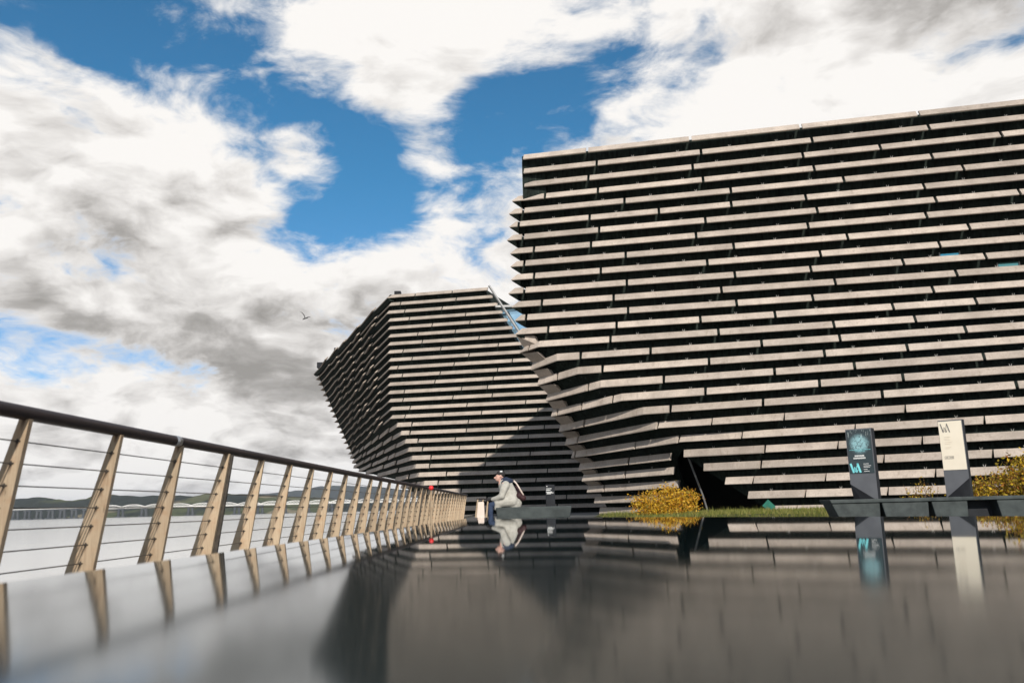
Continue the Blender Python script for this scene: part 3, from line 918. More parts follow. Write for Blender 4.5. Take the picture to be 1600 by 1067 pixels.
(27,'f',[(2.16,66.41),(7.20,65.35)]),
(27,'s',[(-5.85,69.53),(-5.15,67.95)]),
(27,'s',[(-6.72,71.51),(-5.85,69.53)]),
(27,'s',[(-7.35,72.95),(-6.72,71.51)])]
FAR_CORNER=[(-10.59,69.09),(-10.44,69.06),(-10.64,69.10),(-10.52,69.08),(-10.52,69.07),(-10.48,69.07),(-10.51,69.07),(-10.54,69.08),(-10.46,69.06),(-10.46,69.06),(-10.50,69.07),(-10.51,69.07),(-10.51,69.07),(-10.46,69.06),(-10.34,69.04),(-10.29,69.03),(-9.72,68.91),(-9.38,68.84),(-9.01,68.76),(-8.75,68.70),(-8.46,68.64),(-8.15,68.58),(-7.90,68.53),(-7.45,68.43),(-6.55,68.24),(-5.98,68.12),(-5.46,68.01),(-5.15,67.95)]
FAR_LEFT=[(-26.35,108.60),(-26.08,108.81),(-25.80,109.03),(-25.53,109.24),(-25.26,109.45),(-24.99,109.67),(-24.71,109.88),(-24.44,110.09),(-24.17,110.31),(-23.90,110.52),(-23.62,110.73),(-23.35,110.95),(-23.08,111.16),(-22.81,111.37),(-22.53,111.59),(-22.26,111.80),(-21.70,110.30),(-21.20,109.10),(-20.80,107.90),(-19.20,103.00),(-16.64,93.50),(-13.90,84.50),(-11.10,77.53),(-10.45,76.63),(-9.35,75.64),(-8.58,74.72),(-7.86,73.81),(-7.35,72.95)]
FAR_RIGHT=[(-1.90,67.27),(-1.50,67.18),(-1.10,67.10),(-0.70,67.01),(-0.30,66.93),(0.10,66.84),(0.50,66.76),(0.90,66.68),(1.30,66.59),(1.70,66.51),(2.10,66.42),(2.50,66.34),(2.90,66.26),(3.30,66.17),(3.70,66.09),(4.10,66.00),(4.50,65.92),(4.90,65.84),(5.30,65.75),(5.70,65.67),(6.10,65.58),(6.50,65.50),(6.90,65.42),(7.20,65.35),(7.20,65.35),(7.20,65.35),(7.20,65.35),(7.20,65.35)]


tag(mesh_obj('water', [(-11000, -3000, -3.2), (11000, -3000, -3.2), (11000, 12000, -3.2), (-11000, 12000, -3.2)],
             [(0, 1, 2, 3)], M['water']), kind='structure')
g = MB()
g.add([(-3.32, -120, 0), (300, -120, 0), (300, 260, 0), (-3.32, 260, 0), (-3.32, -120, -6), (300, -120, -6), (300, 260, -6), (-3.32, 260, -6)],
      [(0, 1, 2, 3), (0, 4, 5, 1), (3, 2, 6, 7), (0, 3, 7, 4), (1, 5, 6, 2)])
ground = tag(g.build('promenade_ground', M['paving']), kind='structure')
ground.data.materials.append(M['quay'])
for p in ground.data.polygons:
    if abs(p.normal.z) < 0.5: p.material_index = 1

def hill_mat(name, field, wood, brown, sc):
    m, T, b = material(name, wood, 0.95, 0.1)
    pos = T.n('ShaderNodeNewGeometry').outputs['Position']
    n = T.noise(T.scale(pos, (1.0, 0.35, 3.0)), sc, 3.0, 0.5)
    n2 = T.noise(pos, sc * 12, 5.0, 0.7)
    sp = T.n('ShaderNodeSeparateXYZ'); T.link(pos, sp.inputs[0])
    vor = T.n('ShaderNodeTexVoronoi'); vor.inputs['Scale'].default_value = sc * 1.6
    T.link(T.scale(pos, (1.0, 0.5, 1.0)), vor.inputs['Vector'])
    fc = T.mix(T.smooth(vor.outputs['Color'], 0.45, 0.55), field, brown)
    c = T.mix(T.smooth(n, 0.46, 0.52), fc, wood)
    c = T.mix(T.smooth(n2, 0.4, 0.7, 0.0, 0.6), c, tuple(x * 0.6 for x in wood))
    T.link(c, b.inputs['Base Color'])
    return m
M['hill_near'] = hill_mat('wooded_farmland', (0.070, 0.082, 0.030), (0.016, 0.020, 0.013), (0.20, 0.17, 0.11), 0.0028)
M['hill_far'] = hill_mat('distant_moor', (0.040, 0.050, 0.032), (0.030, 0.034, 0.030), (0.05, 0.052, 0.04), 0.0012)

def interp(tab, x):
    if x <= tab[0][0]: return tab[0][1]
    for (a, ya), (b, yb) in zip(tab[:-1], tab[1:]):
        if x <= b:
            t = (x - a) / (b - a); t = t * t * (3 - 2 * t)
            return ya + (yb - ya) * t
    return tab[-1][1]

def hills(name, tab, d_crest, d_shore, x0, x1, nx, mat, rough, seed, depth=1500):
    rnd = random.Random(seed)
    ny = 14
    vs = []; fs = []
    bump = [rnd.uniform(-1, 1) for _ in range(nx + 1)]
    fine = [rnd.uniform(0, 1) ** 2 for _ in range(nx + 1)]
    for j in range(ny + 1):
        t = j / ny
        for i in range(nx + 1):
            x = x0 + (x1 - x0) * i / nx
            H = interp(tab, x) - (14.0 if d_crest < 5000 else 25.0)
            if t <= 0.7:
                s = t / 0.7
                y = d_shore + (d_crest - d_shore) * s
                z = -6 + (H + 6) * (0.10 * min(1, s * 6) + 0.90 * (s * s * (3 - 2 * s)))
                k = s
            else:
                s = (t - 0.7) / 0.3
                y = d_crest + depth * s
                z = H * (1 - s) - 8 * s
                k = 1 - s
            z += rough * k * (bump[(i + 7 * j) % (nx + 1)] * 0.35 + fine[(i * 3 + j * 5) % (nx + 1)] * 0.8)
            xs = x * y / d_crest
            vs.append((xs, y, z))
    for j in range(ny):
        for i in range(nx):
            a = j * (nx + 1) + i
            fs.append((a, a + 1, a + nx + 2, a + nx + 1))
    return tag(mesh_obj(name, vs, fs, mat, smooth=False), kind='structure')

hills('hill', [(-6000, 60), (-4200, 140), (-2771, 113), (-2016, 85), (-1867, 92), (-1740, 76), (-1591, 95), (-1491, 85), (-1416, 88), (-1290, 83),
               (-1191, 93), (-1065, 87), (-940, 79), (-814, 66), (-614, 42), (-265, 25), (233, 15), (900, 30), (2500, 60), (5000, 40)],
      3300, 2640, -6000, 5000, 420, M['hill_near'], 9.0, 3)
hills('hill', [(-16000, 120), (-9000, 160), (-5000, 120), (-3366, 136), (-2581, 184), (-2339, 196), (-2036, 217), (-1855, 252), (-1612, 250), (-1368, 238),
               (-1004, 196), (-398, 130), (567, 60), (3000, 120), (9000, 160)],
      8000, 5200, -7500, 7500, 260, M['hill_far'], 9.0, 5, 2500)

# ------------------------------------------------------------------ slatted buildings
def seg_normal(a, b):
    d = Vector((b[0] - a[0], b[1] - a[1])).normalized()
    return Vector((d.y, -d.x))

def offset_dirs(pts):
    ns = [seg_normal(a, b) for a, b in zip(pts[:-1], pts[1:])]
    out = [ns[0]]
    for n1_, n2_ in zip(ns[:-1], ns[1:]):
        out.append((n1_ + n2_) / max(0.35, 1 + n1_.dot(n2_)))
    out.append(ns[-1])
    return out

PROFILE = [(0.0, 0.0), (-0.235, 0.33), (-0.34, 0.33), (-0.11, -0.015), (-0.02, -0.022)]
PROFILE_FAR = [(0.0, 0.0), (-0.24, 0.30), (-0.34, 0.30), (-0.11, -0.015), (-0.02, -0.022)]
PROFILE_SIDE = [(0.0, 0.0), (-0.32, 0.30), (-0.43, 0.30), (-0.11, -0.03), (-0.02, -0.04)]
PROFILE_STEEP = [(0.0, 0.0), (-0.10, 0.33), (-0.21, 0.33), (-0.11, -0.03), (-0.02, -0.04)]
PROFILE_SHADE = [(-0.035, -0.055), (-0.24, 0.30), (-0.58, 0.30), (-0.58, -0.27), (-0.30, -0.27)]

def plank(parent, pts, z, mat, trim0=0.05, trim1=0.05, profile=PROFILE, name='plank', shift=(0.0, 0.0), slant=0.0):
    dzs = [p[2] if len(p) > 2 else 0.0 for p in pts]
    pts = [Vector(p[:2]) for p in pts]
    d0 = (pts[1] - pts[0]).normalized(); d1 = (pts[-1] - pts[-2]).normalized()
    pts[0] = pts[0] + d0 * trim0; pts[-1] = pts[-1] - d1 * trim1
    off = offset_dirs(pts)
    n = len(profile); vs = []; fs = []
    m = len(pts)
    for i, (p, o) in enumerate(zip(pts, off)):
        sh = shift[0] + (shift[1] - shift[0]) * i / (m - 1)
        for (u, h) in profile:
            q = p + o * (u + sh)
            if i == m - 1 and slant: q = q - d1 * slant * u
            vs.append((q.x, q.y, z + h + dzs[i]))
    for i in range(m - 1):
        for k in range(n):
            a = i * n + k; b = i * n + (k + 1) % n
            fs.append((a, b, b + n, a + n))
    fs.append(tuple(range(n))); fs.append(tuple((m - 1) * n + k for k in range(n - 1, -1, -1)))
    return fix_normals(mesh_obj(name, vs, fs, mat, parent))

def loft(name, rows, zs, mat, parent, skip=lambda i, j: False):
    """rows: list of lists of 2D points, one list for each height"""
    vs = []; fs = []
    n = len(rows[0])
    for r, z in zip(rows, zs):
        vs += [(p[0], p[1], z + (p[2] if len(p) > 2 else 0.0)) for p in r]
    for i in range(len(rows) - 1):
        for j in range(n - 1):
            if skip(i, j): continue
            a = i * n + j
            fs.append((a, a + 1, a + n + 1, a + n))
    return mesh_obj(name, vs, fs, mat, parent)

def inset(pts, d):
    q = [Vector(p[:2]) for p in pts]
    return [Vector((a.x - o.x * d, a.y - o.y * d, p[2] if len(p) > 2 else 0.0)) for p, a, o in zip(pts, q, offset_dirs(q))]

def v3(p): return Vector((p[0], p[1], p[2] if len(p) > 2 else 0.0))
rnd = random.Random(11)
BACK = Vector((0.52, 1.0, 0.0)).normalized()

# ---- the large hall on the right
hall = tag(empty('slatted_hall', (12, 40, 0)), 'larger near museum block on the right, clad in rows of pale stone planks', 'building')
hall_parts_parent = hall
def zk(k): return (26 - k) * S
def at_hall(o):
    o.location = (-12, -40, 0); return o
brk = MB()
def add_brackets(pts, z, step, outn):
    a = Vector(pts[0][:2]); b = Vector(pts[-1][:2]); L = (b - a).length; z += pts[-1][2]
    t = step * rnd.uniform(0.5, 0.9)
    d = (b - a).normalized()
    nrm = Vector((d.y, -d.x))
    while t < L - 0.3:
        p = a + d * t - nrm * 0.27
        for q in (-0.05, 0.05):
            brk.tube([(p.x + d.x * q * 0.3, p.y + d.y * q * 0.3, z + 0.33), (p.x + d.x * q, p.y + d.y * q, z + 0.43)], 0.010, 4)
        t += step
for (k, fl, pts) in MAIN_PLANKS:
    z = zk(k)
    P2 = [v3(p) for p in pts]
    if (P2[-1] - P2[0]).length < 0.25: continue
    prof = PROFILE
    if k >= 15 and P2[0].x < MAIN_BEND.get(k, (9.5, 0))[0] - 0.1: prof = PROFILE_STEEP
    sh = rnd.uniform(-0.012, 0.012)
    if fl == 'b':
        P2 = [P2[0] + BACK * 4.0] + P2
        o = plank(hall, P2, z, M['concrete'], 0.0, 0.065, prof)
    else:
        o = plank(hall, P2, z, M['concrete'], 0.065, 0.065, prof, shift=(sh, sh), slant=0.25 if k > 19 else 0.0)
    at_hall(o)
    if fl == 'b' and k < 14:
        fd = (P2[2] - P2[1]).normalized()
        at_hall(plank(hall, [P2[0], P2[1], P2[1] + fd * 0.45], z, M['wall'], 0.0, 0.0, PROFILE_SHADE, name='shade_wedge'))  # added dark wedge, its colour standing in for the planks' shaded lower faces
    if k > 0: add_brackets([tuple(P2[-2]), tuple(P2[-1])], z, 2.2, None)
at_hall(brk.build('plank_bracket', M['bracket'], hall))['kind'] = 'stuff'

def fy(k, x): return MAIN_LINE[k][0] + MAIN_LINE[k][1] * (x - 12)
rows = []; zs = []
for k in range(22):
    T_ = v3(MAIN_TIP[k])
    B_ = v3(MAIN_BEND[k]) if k in MAIN_BEND else Vector((T_.x + 1.2, fy(k, T_.x + 1.2), 0.0))
    line = [T_ + BACK * 30, T_, B_, Vector((14.5, fy(k, 14.5))), Vector((21.0, fy(k, 21.0))), Vector((29.0, fy(k, 29.0)))]
    rows.append(inset(line, 0.60)); zs.append(zk(k) + (0.30 if k == 0 else 0.0))
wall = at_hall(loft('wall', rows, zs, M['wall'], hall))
ew = MB()
t0, t3 = MAIN_TIP[0], MAIN_TIP[3]
ew.box((t0[0] + 0.60, t0[1] + 0.84, (zk(0) + zk(3)) / 2 + 0.16), (1.16, 0.9, zk(0) - zk(3) + 0.30))
at_hall(ew.build('end_wall', M['wall'], hall))
# lower storeys either side of the dark entrance
rl = [inset([v3(MAIN_TIP[21]) + BACK * 20, MAIN_TIP[21], MAIN_BEND[21]], 0.60)]; zl = [zk(21)]
rr = [inset([MAIN_BEND[21], (29.0, fy(21, 29.0))], 0.60)]
for i in range(5):
    k = 22 + i
    rl.append(inset([v3(MAIN_TIP[k]) + BACK * 20, MAIN_TIP[k], MAIN_END[i]], 0.60))
    rr.append(inset([MAIN_START[i], (29.0, fy(k, 29.0))], 0.60)); zl.append(zk(k))
zl[-1] = -0.05
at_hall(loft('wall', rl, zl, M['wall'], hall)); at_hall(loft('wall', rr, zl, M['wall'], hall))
# entrance recess: dark lining set back behind the facade
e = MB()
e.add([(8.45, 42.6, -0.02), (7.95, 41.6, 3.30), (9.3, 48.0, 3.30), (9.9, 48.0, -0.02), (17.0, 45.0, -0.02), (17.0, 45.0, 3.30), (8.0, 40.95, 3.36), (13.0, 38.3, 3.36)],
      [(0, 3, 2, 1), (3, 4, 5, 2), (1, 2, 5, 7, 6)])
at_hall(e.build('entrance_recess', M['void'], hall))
st = MB(); st.tube([(8.55, 41.6, 2.9), (9.25, 41.9, 0.9), (9.5, 42.0, -0.02)], 0.05, 6)
at_hall(st.build('entrance_strut', M['trim'], hall))
# pale end panels seen beneath the plank tips along the overhanging corner
for k in range(13, 24):
    a3 = v3(MAIN_TIP[k]); b3 = v3(MAIN_TIP[k + 1]); a = a3.xy; b = b3.xy
    f1 = (v3(MAIN_BEND.get(k, MAIN_BEND[21]) if k < 22 else MAIN_END[k - 22]).xy - a).normalized()
    f2 = (v3(MAIN_BEND.get(k + 1, MAIN_BEND[21]) if k + 1 < 22 else MAIN_END[k + 1 - 22]).xy - b).normalized()
    n1_ = Vector((f1.y, -f1.x)); n2_ = Vector((f2.y, -f2.x))
    top = zk(k) - 0.06 + a3.z; bot = zk(k + 1) + 0.30 + b3.z
    q = [a + f1 * 0.06 - n1_ * 0.12, a + f1 * 0.95 - n1_ * 0.16, b + f2 * 0.95 - n2_ * 0.26, b + f2 * 0.06 - n2_ * 0.22]
    ins = [BACK * 0.5] * 4
    vs = [(q[0].x, q[0].y, top), (q[1].x, q[1].y, top), (q[2].x, q[2].y, bot), (q[3].x, q[3].y, bot)]
    vs += [(v[0] + i_.x, v[1] + i_.y, v[2]) for v, i_ in zip(vs, ins)]
    at_hall(fix_normals(mesh_obj('end_panel', vs, [(0, 1, 2, 3), (7, 6, 5, 4), (0, 4, 5, 1), (1, 5, 6, 2), (2, 6, 7, 3), (3, 7, 4, 0)], M['concrete'], hall)))
r0 = rows[0]
rf = [(p.x, p.y, zs[0] - 0.02) for p in r0] + [(29.0, 75.0, zs[0] - 0.02)]
at_hall(mesh_obj('roof', rf, [tuple(range(len(rf)))], M['roof'], hall))
rb = MB(); rb.add([(29.0, r0[-1].y, 0), (29.0, 75, 0), (29.0, 75, zs[0]), (29.0, r0[-1].y, zs[0]), (14.6, 67, 0), (14.6, 67, zs[0])], [(0, 1, 2, 3), (1, 4, 5, 2)])
at_hall(rb.build('rear_wall', M['wall'], hall))
def window(parent, k, zf, x0, x1, line, z0, z1, mat, fixloc):
    a = Vector((x0, line(x0))); b = Vector((x1, line(x1)))
    n_ = seg_normal(a, b); a = a - n_ * 0.55; b = b - n_ * 0.55
    d = (b - a).normalized()
    w = MB()
    w.add([(a.x, a.y, z0), (b.x, b.y, z0), (b.x, b.y, z1), (a.x, a.y, z1)], [(0, 1, 2, 3)])
    o = fixloc(w.build('window', mat, parent))
    f = MB()
    for p, q in ((a, a + d * 0.06), (b - d * 0.06, b)):
        f.add([(p.x + n_.x * 0.03, p.y + n_.y * 0.03, z0), (q.x + n_.x * 0.03, q.y + n_.y * 0.03, z0), (q.x + n_.x * 0.03, q.y + n_.y * 0.03, z1), (p.x + n_.x * 0.03, p.y + n_.y * 0.03, z1)], [(0, 1, 2, 3)])
    f.build('window_frame', M['trim'], o)
window(hall, 9, 0, 19.75, 20.65, lambda x: fy(10, x), zk(10) + 0.10, zk(9) - 0.1, M['glass_teal'], at_hall)
window(hall, 10, 0, 22.10, 23.05, lambda x: fy(11, x), zk(11) + 0.10, zk(10) - 0.1, M['glass_teal'], at_hall)

# ---- the far block over the water
far = tag(empty('slatted_block', (-6, 75, 0)), 'smaller distant block of the museum at the water, overhanging to the left', 'building')
def at_far(o):
    o.location = (6, -75, 0); return o
def zf(k): return -0.3 + (27 - k) * S
by_row = {}
for (k, fl, pts) in FAR_PLANKS:
    by_row.setdefault(k, {'f': [], 's': []})[fl].append([Vector(p) for p in pts])
for k, d in by_row.items():
    z = zf(k)
    front, side = d['f'], d['s']
    steep = PROFILE_STEEP if k >= 16 else PROFILE_SIDE
    jut = 0.32 if k < 16 else 0.2
    at_far(plank(far, [side[0][0], side[0][1], front[0][1]], z, M['concrete_far'], 0.05, 0.05, PROFILE_FAR if k < 16 else PROFILE_STEEP))
    for s_ in side[1:-1]:
        j = jut * rnd.uniform(0.5, 1.2)
        at_far(plank(far, s_, z, M['concrete_far'], 0.04, 0.04, steep, shift=(0.0, j)))
    if k == 0:
        at_far(plank(far, [side[-1][0], side[0][1]], z, M['wall'], 0.0, 0.0, PROFILE_SHADE, name='parapet'))  # dark infill behind the top planks, coloured as their shaded undersides
    l = side[-1]
    at_far(plank(far, [l[0] + Vector((0.5, 0.86)) * 4.0, l[0], l[1]], z, M['concrete_far'], 0.0, 0.04, steep))
    for f_ in front[1:]:
        at_far(plank(far, f_, z, M['concrete_far'], 0.05, 0.05, PROFILE_FAR))
rows = []; zs = []
for k in range(28):
    l = Vector(FAR_LEFT[k])
    rows.append(inset([l + Vector((0.5, 0.86)) * 14, l, FAR_CORNER[k], FAR_RIGHT[k], Vector(FAR_RIGHT[k]) + Vector((0.35, 1.0)) * 26], 0.50))
    zs.append(zf(k) + (0.30 if k == 0 else 0.0))
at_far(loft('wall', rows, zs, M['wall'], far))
lowest = [rows[-1], [p for p in rows[-1]]]
at_far(loft('base_wall', lowest, [zs[-1], -5.0], M['wall'], far))
at_far(mesh_obj('roof', [(p.x, p.y, zs[0] - 0.03) for p in rows[0]], [tuple(range(5))], M['roof'], far))
b_ = MB(); b_.box((-10.0, 71.4, 18.95), (0.55, 0.6, 1.0)); at_far(b_.build('roof_vent', M['totem_dark'], far))
for bx, by, bz in ((-20.2, 95.5, 18.75), (-24.3, 104.5, 18.7)):
    b_ = MB(); b_.box((bx, by, bz), (0.9, 1.6, 0.7)); at_far(b_.build('roof_vent', M['totem_dark'], far))
ffy = lambda x: 68.0 - 0.21 * (x + 5.4)
for (x0, x1, k) in ((-6.75, -5.65, 8), (-2.45, -1.30, 8), (-8.65, -7.55, 10), (-4.30, -3.20, 10)):
    window(far, k, 0, x0, x1, ffy, zf(k + 1) + 0.12, zf(k) - 0.08, M['glass'], at_far)
tr = MB()
edge = [(FAR_RIGHT[k][0] + 0.1, FAR_RIGHT[k][1] - 0.05, zf(k) + 0.35) for k in range(0, 16)]
tr.tube(edge, 0.11, 6)
at_far(tr.build('edge_trim', M['trim'], far))

link = tag(empty('glazed_link', (2, 70, 0)), 'blue glazed infill between the two planked blocks', 'glass wall')
gl = MB()
gl.add([(-1.0, 68.0, 16.75), (6.5, 66.4, 16.75), (6.5, 66.4, 9.0), (3.4, 67.05, 9.0)], [(0, 1, 2, 3)])
o = gl.build('pane', M['glass'], link); o.location = (-2, -70, 0)
gb = MB(); gb.box((2.7, 67.1, 16.85), (8.0, 0.25, 0.16)); gb.box((1.5, 67.4, 13.0), (0.10, 0.14, 7.6))
o = gb.build('frame', M['trim'], link); o.location = (-2, -70, 0)

# ------------------------------------------------------------------ polished slab in front of the camera
ZS = 0.45
poly = [(-1.32, -1.6), (4.9, -1.6), (4.9, 2.4), (-0.60, 11.6)]
def rounded_slab(name, poly, z0, z1, mat, r=0.02):
    bm = bmesh.new()
    vs = [bm.verts.new((x, y, z0)) for x, y in poly]
    f = bm.faces.new(vs)
    ext = bmesh.ops.extrude_face_region(bm, geom=[f])
    for v in [g_ for g_ in ext['geom'] if isinstance(g_, bmesh.types.BMVert)]: v.co.z = z1
    bmesh.ops.recalc_face_normals(bm, faces=bm.faces)
    es = [e_ for e_ in bm.edges if all(abs(v.co.z - z1) < 1e-5 for v in e_.verts)]
    bmesh.ops.bevel(bm, geom=es, offset=r, segments=3, profile=0.5, affect='EDGES')
    me = bpy.data.meshes.new(name); bm.to_mesh(me); bm.free()
    me.materials.append(mat)
    o = bpy.data.objects.new(name, me); COL.objects.link(o)
    return o
tag(rounded_slab('stone_slab', poly, 0.0, ZS, M['slab']), 'wide polished dark stone slab in the foreground mirroring everything', 'stone slab')

# ------------------------------------------------------------------ railing along the quay
def rail_x(y): return -2.93 + 0.0115 * (y - 6.0)
railing = tag(empty('quay_railing', (-3.0, 5.0, 0)), 'curving quay railing of tapered tan posts, steel wires and dark handrail', 'railing')
def at_rail(o):
    o.location = (3.0, -5.0, 0); return o
RY0, RY1 = 1.3, 43.0
ys = [RY0 + 0.4 * i for i in range(int((RY1 - RY0) / 0.4) + 1)] + [RY1]
h = MB(); h.tube([(rail_x(y) + 0.03, y, 1.20) for y in ys], 0.043, 14)
at_rail(h.build('handrail', M['rail'], railing, smooth=True))
def post_mesh():
    m = MB()
    bev = 0.006
    t = 0.020
    poly = [(-0.335, -0.02), (-0.105, -0.02), (0.063, 1.165), (0.0, 1.165)]
    m.prism(poly, -t, t)
    return m
px0 = 0.0
proto = post_mesh().build('post', M['post'], railing)
post_me = proto.data
wires_z = [0.262 + 0.1285 * i for i in range(7)]
def post_cx(z):
    t = z / 1.165
    return (-0.22) * (1 - t) + 0.032 * t
fm = MB()
fm.tube([(0, -0.030, 0), (0, 0.030, 0)], 0.010, 6)
fm.box((0, -0.0225, 0), (0.034, 0.005, 0.009)); fm.box((0, -0.0225, 0), (0.009, 0.005, 0.028))
fproto = fm.build('wire_fitting', M['fitting'], proto)
fproto.location = (post_cx(wires_z[0]), 0, wires_z[0])
fit_me = fproto.data
post_y = [6.08 + 1.13 * i for i in range(-4, 33)]
doubles = {8: 1}
first = True
prnd = random.Random(8)
def put_post(y, dx=0.0):
    global first
    if first:
        o = proto; zz_ = wires_z[1:]; first = False
    else:
        o = bpy.data.objects.new('post', post_me); COL.objects.link(o); o.parent = railing
        zz_ = wires_z
    for z in zz_:
        f = bpy.data.objects.new('wire_fitting', fit_me); COL.objects.link(f); f.parent = o
        f.location = (post_cx(z), 0, z)
    o.location = (3.0 + rail_x(y) + dx, y - 5.0, 0)
    o.rotation_euler = (R(prnd.uniform(-0.5, 0.5)), R(prnd.uniform(-0.35, 0.35)), R(prnd.uniform(-2.5, 2.5)))
for i, y in enumerate(post_y):
    put_post(y)
    if i in (6, 20):
        q_ = MB(); q_.prism([(-0.30, -0.02), (-0.065, -0.02), (0.085, 1.155), (0.04, 1.155)], 0.035, 0.065)
        o = q_.build('joint_plate', M['fitting'], railing); o.location = (3.0 + rail_x(y), y - 5.0, 0)
for z in wires_z:
    w = MB()
    w.tube([(rail_x(y) + post_cx(z), y, z) for y in (RY0, 15.0, 30.0, RY1)], 0.0042, 5)
    at_rail(w.build('wire', M['wire'], railing))
c = MB(); c.tube([(rail_x(7.2) + 0.03, 7.06, 1.2), (rail_x(7.2) + 0.03, 7.16, 1.2)], 0.0455, 14)
at_rail(c.build('joint_sleeve', M['steel'], railing, smooth=True))
# short run of railing past the corner
run = tag(empty('end_railing', (-2.0, 46.0, 0)), 'short run of pale railing posts just past the far end of the long railing', 'railing')
for i in range(4):
    m = MB(); m.prism([(-0.10, 0.0), (0.02, 0.0), (0.12, 1.0), (0.05, 1.0)], -0.02, 0.02)
    o = m.build('post', M['post'], run); o.location = (0.0 + 0.24 * i - 0.15, 1.15 * i, 0)
m = MB(); m.tube([(-0.1, 0.0, 1.03), (0.66, 3.5, 1.03)], 0.04, 8); m.build('handrail', M['rail'], run)
kb = MB(); kb.box((-3.12, 25.0, 0.035), (0.40, 120.0, 0.11))
tag(kb.build('quay_kerb', M['quay']), kind='structure')

# ------------------------------------------------------------------ benches
def stone_block(name, poly_xz, y0, y1, mat, parent=None, lip=True):
    m = MB(); m.prism(poly_xz, y0, y1)
    o = m.build(name, mat, parent)
    bv = o.modifiers.new('edge', 'BEVEL'); bv.width = 0.012; bv.segments = 2; bv.limit_method = 'ANGLE'
    return o
b1 = tag(empty('stone_bench', (0.4, 18.0, 0)), 'low dark stone bench the seated person is sitting on', 'bench')
stone_block('seat', [(-0.80, 0.34), (0.72, 0.34), (0.76, 0.57), (-0.82, 0.57)], -0.30, 0.30, M['bench'], b1)
stone_block('base', [(-0.66, 0.0), (0.60, 0.0), (0.60, 0.34), (-0.66, 0.34)], -0.22, 0.22, M['bench'], b1)
b2 = tag(empty('stone_bench', (7.3, 15.0, 0), R(-1.5)), 'long dark stone bench in front of the two sign pillars', 'bench')
xs = [-1.80, -0.93, -0.13, 0.60]
stone_block('seat', [(-1.80, 0.50), (2.9, 0.50), (2.9, 0.565), (-1.83, 0.565)], -0.26, 0.30, M['bench'], b2)
for i, (xa, xb) in enumerate(((-1.79, -0.955), (-0.925, -0.12), (-0.07, 0.55), (1.05, 1.75), (2.2, 2.9))):
    stone_block('base', [(xa + (0.22 if i == 0 else 0.10), 0.0), (xb - 0.02, 0.0), (xb, 0.498), (xa, 0.498)], -0.23, 0.25, M['bench'], b2)
stone_block('back_support', [(0.50, 0.0), (2.9, 0.0), (2.9, 0.497), (0.50, 0.497)], 0.02, 0.22, M['totem_dark'], b2)

# ------------------------------------------------------------------ sign pillars
def text_mesh(body, size, mat, parent, loc, sx=1.0, ext=0.002, name='lettering', shear=0.0):
    cu = bpy.data.curves.new(name, 'FONT')
    cu.body = body; cu.size = size; cu.extrude = ext; cu.shear = shear
    t = bpy.data.objects.new(name, cu); COL.objects.link(t)
    bpy.context.view_layer.update()
    me = bpy.data.meshes.new_from_object(t.evaluated_get(bpy.context.evaluated_depsgraph_get()))
    bpy.data.objects.remove(t, do_unlink=True)
    me.materials.clear(); me.materials.append(mat)
    o = bpy.data.objects.new(name, me); COL.objects.link(o); o.parent = parent
    o.rotation_euler = (R(90), 0, 0); o.scale = (sx, 1, 1); o.location = loc
    return o
def logo(parent, x, y, z, w, hh, t, mat):
    """tall narrow V and A sharing a broken ampersand between them"""
    m = MB()
    def bar(x0, z0, x1, z1, tk):
        d = Vector((x1 - x0, z1 - z0)).normalized(); n_ = Vector((-d.y, d.x)) * tk / 2
        pts = [(x0 + n_.x, z0 + n_.y), (x1 + n_.x, z1 + n_.y), (x1 - n_.x, z1 - n_.y), (x0 - n_.x, z0 - n_.y)]
        m.prism([(x + w * a, z + hh * b) for a, b in pts], y - 0.002, y + 0.002)
    bar(0.02, 1.0, 0.28, 0.0, t); bar(0.28, 0.0, 0.42, 0.62, t * 0.35)
    bar(0.72, 1.0, 0.98, 0.0, t); bar(0.72, 1.0, 0.60, 0.40, t * 0.35)
    bar(0.44, 0.16, 0.60, 0.40, t * 0.5); bar(0.44, 0.16, 0.58, 0.04, t * 0.5); bar(0.58, 0.04, 0.74, 0.30, t * 0.4); bar(0.42, 0.55, 0.66, 0.02, t * 0.4)
    return m.build('emblem', mat, parent)

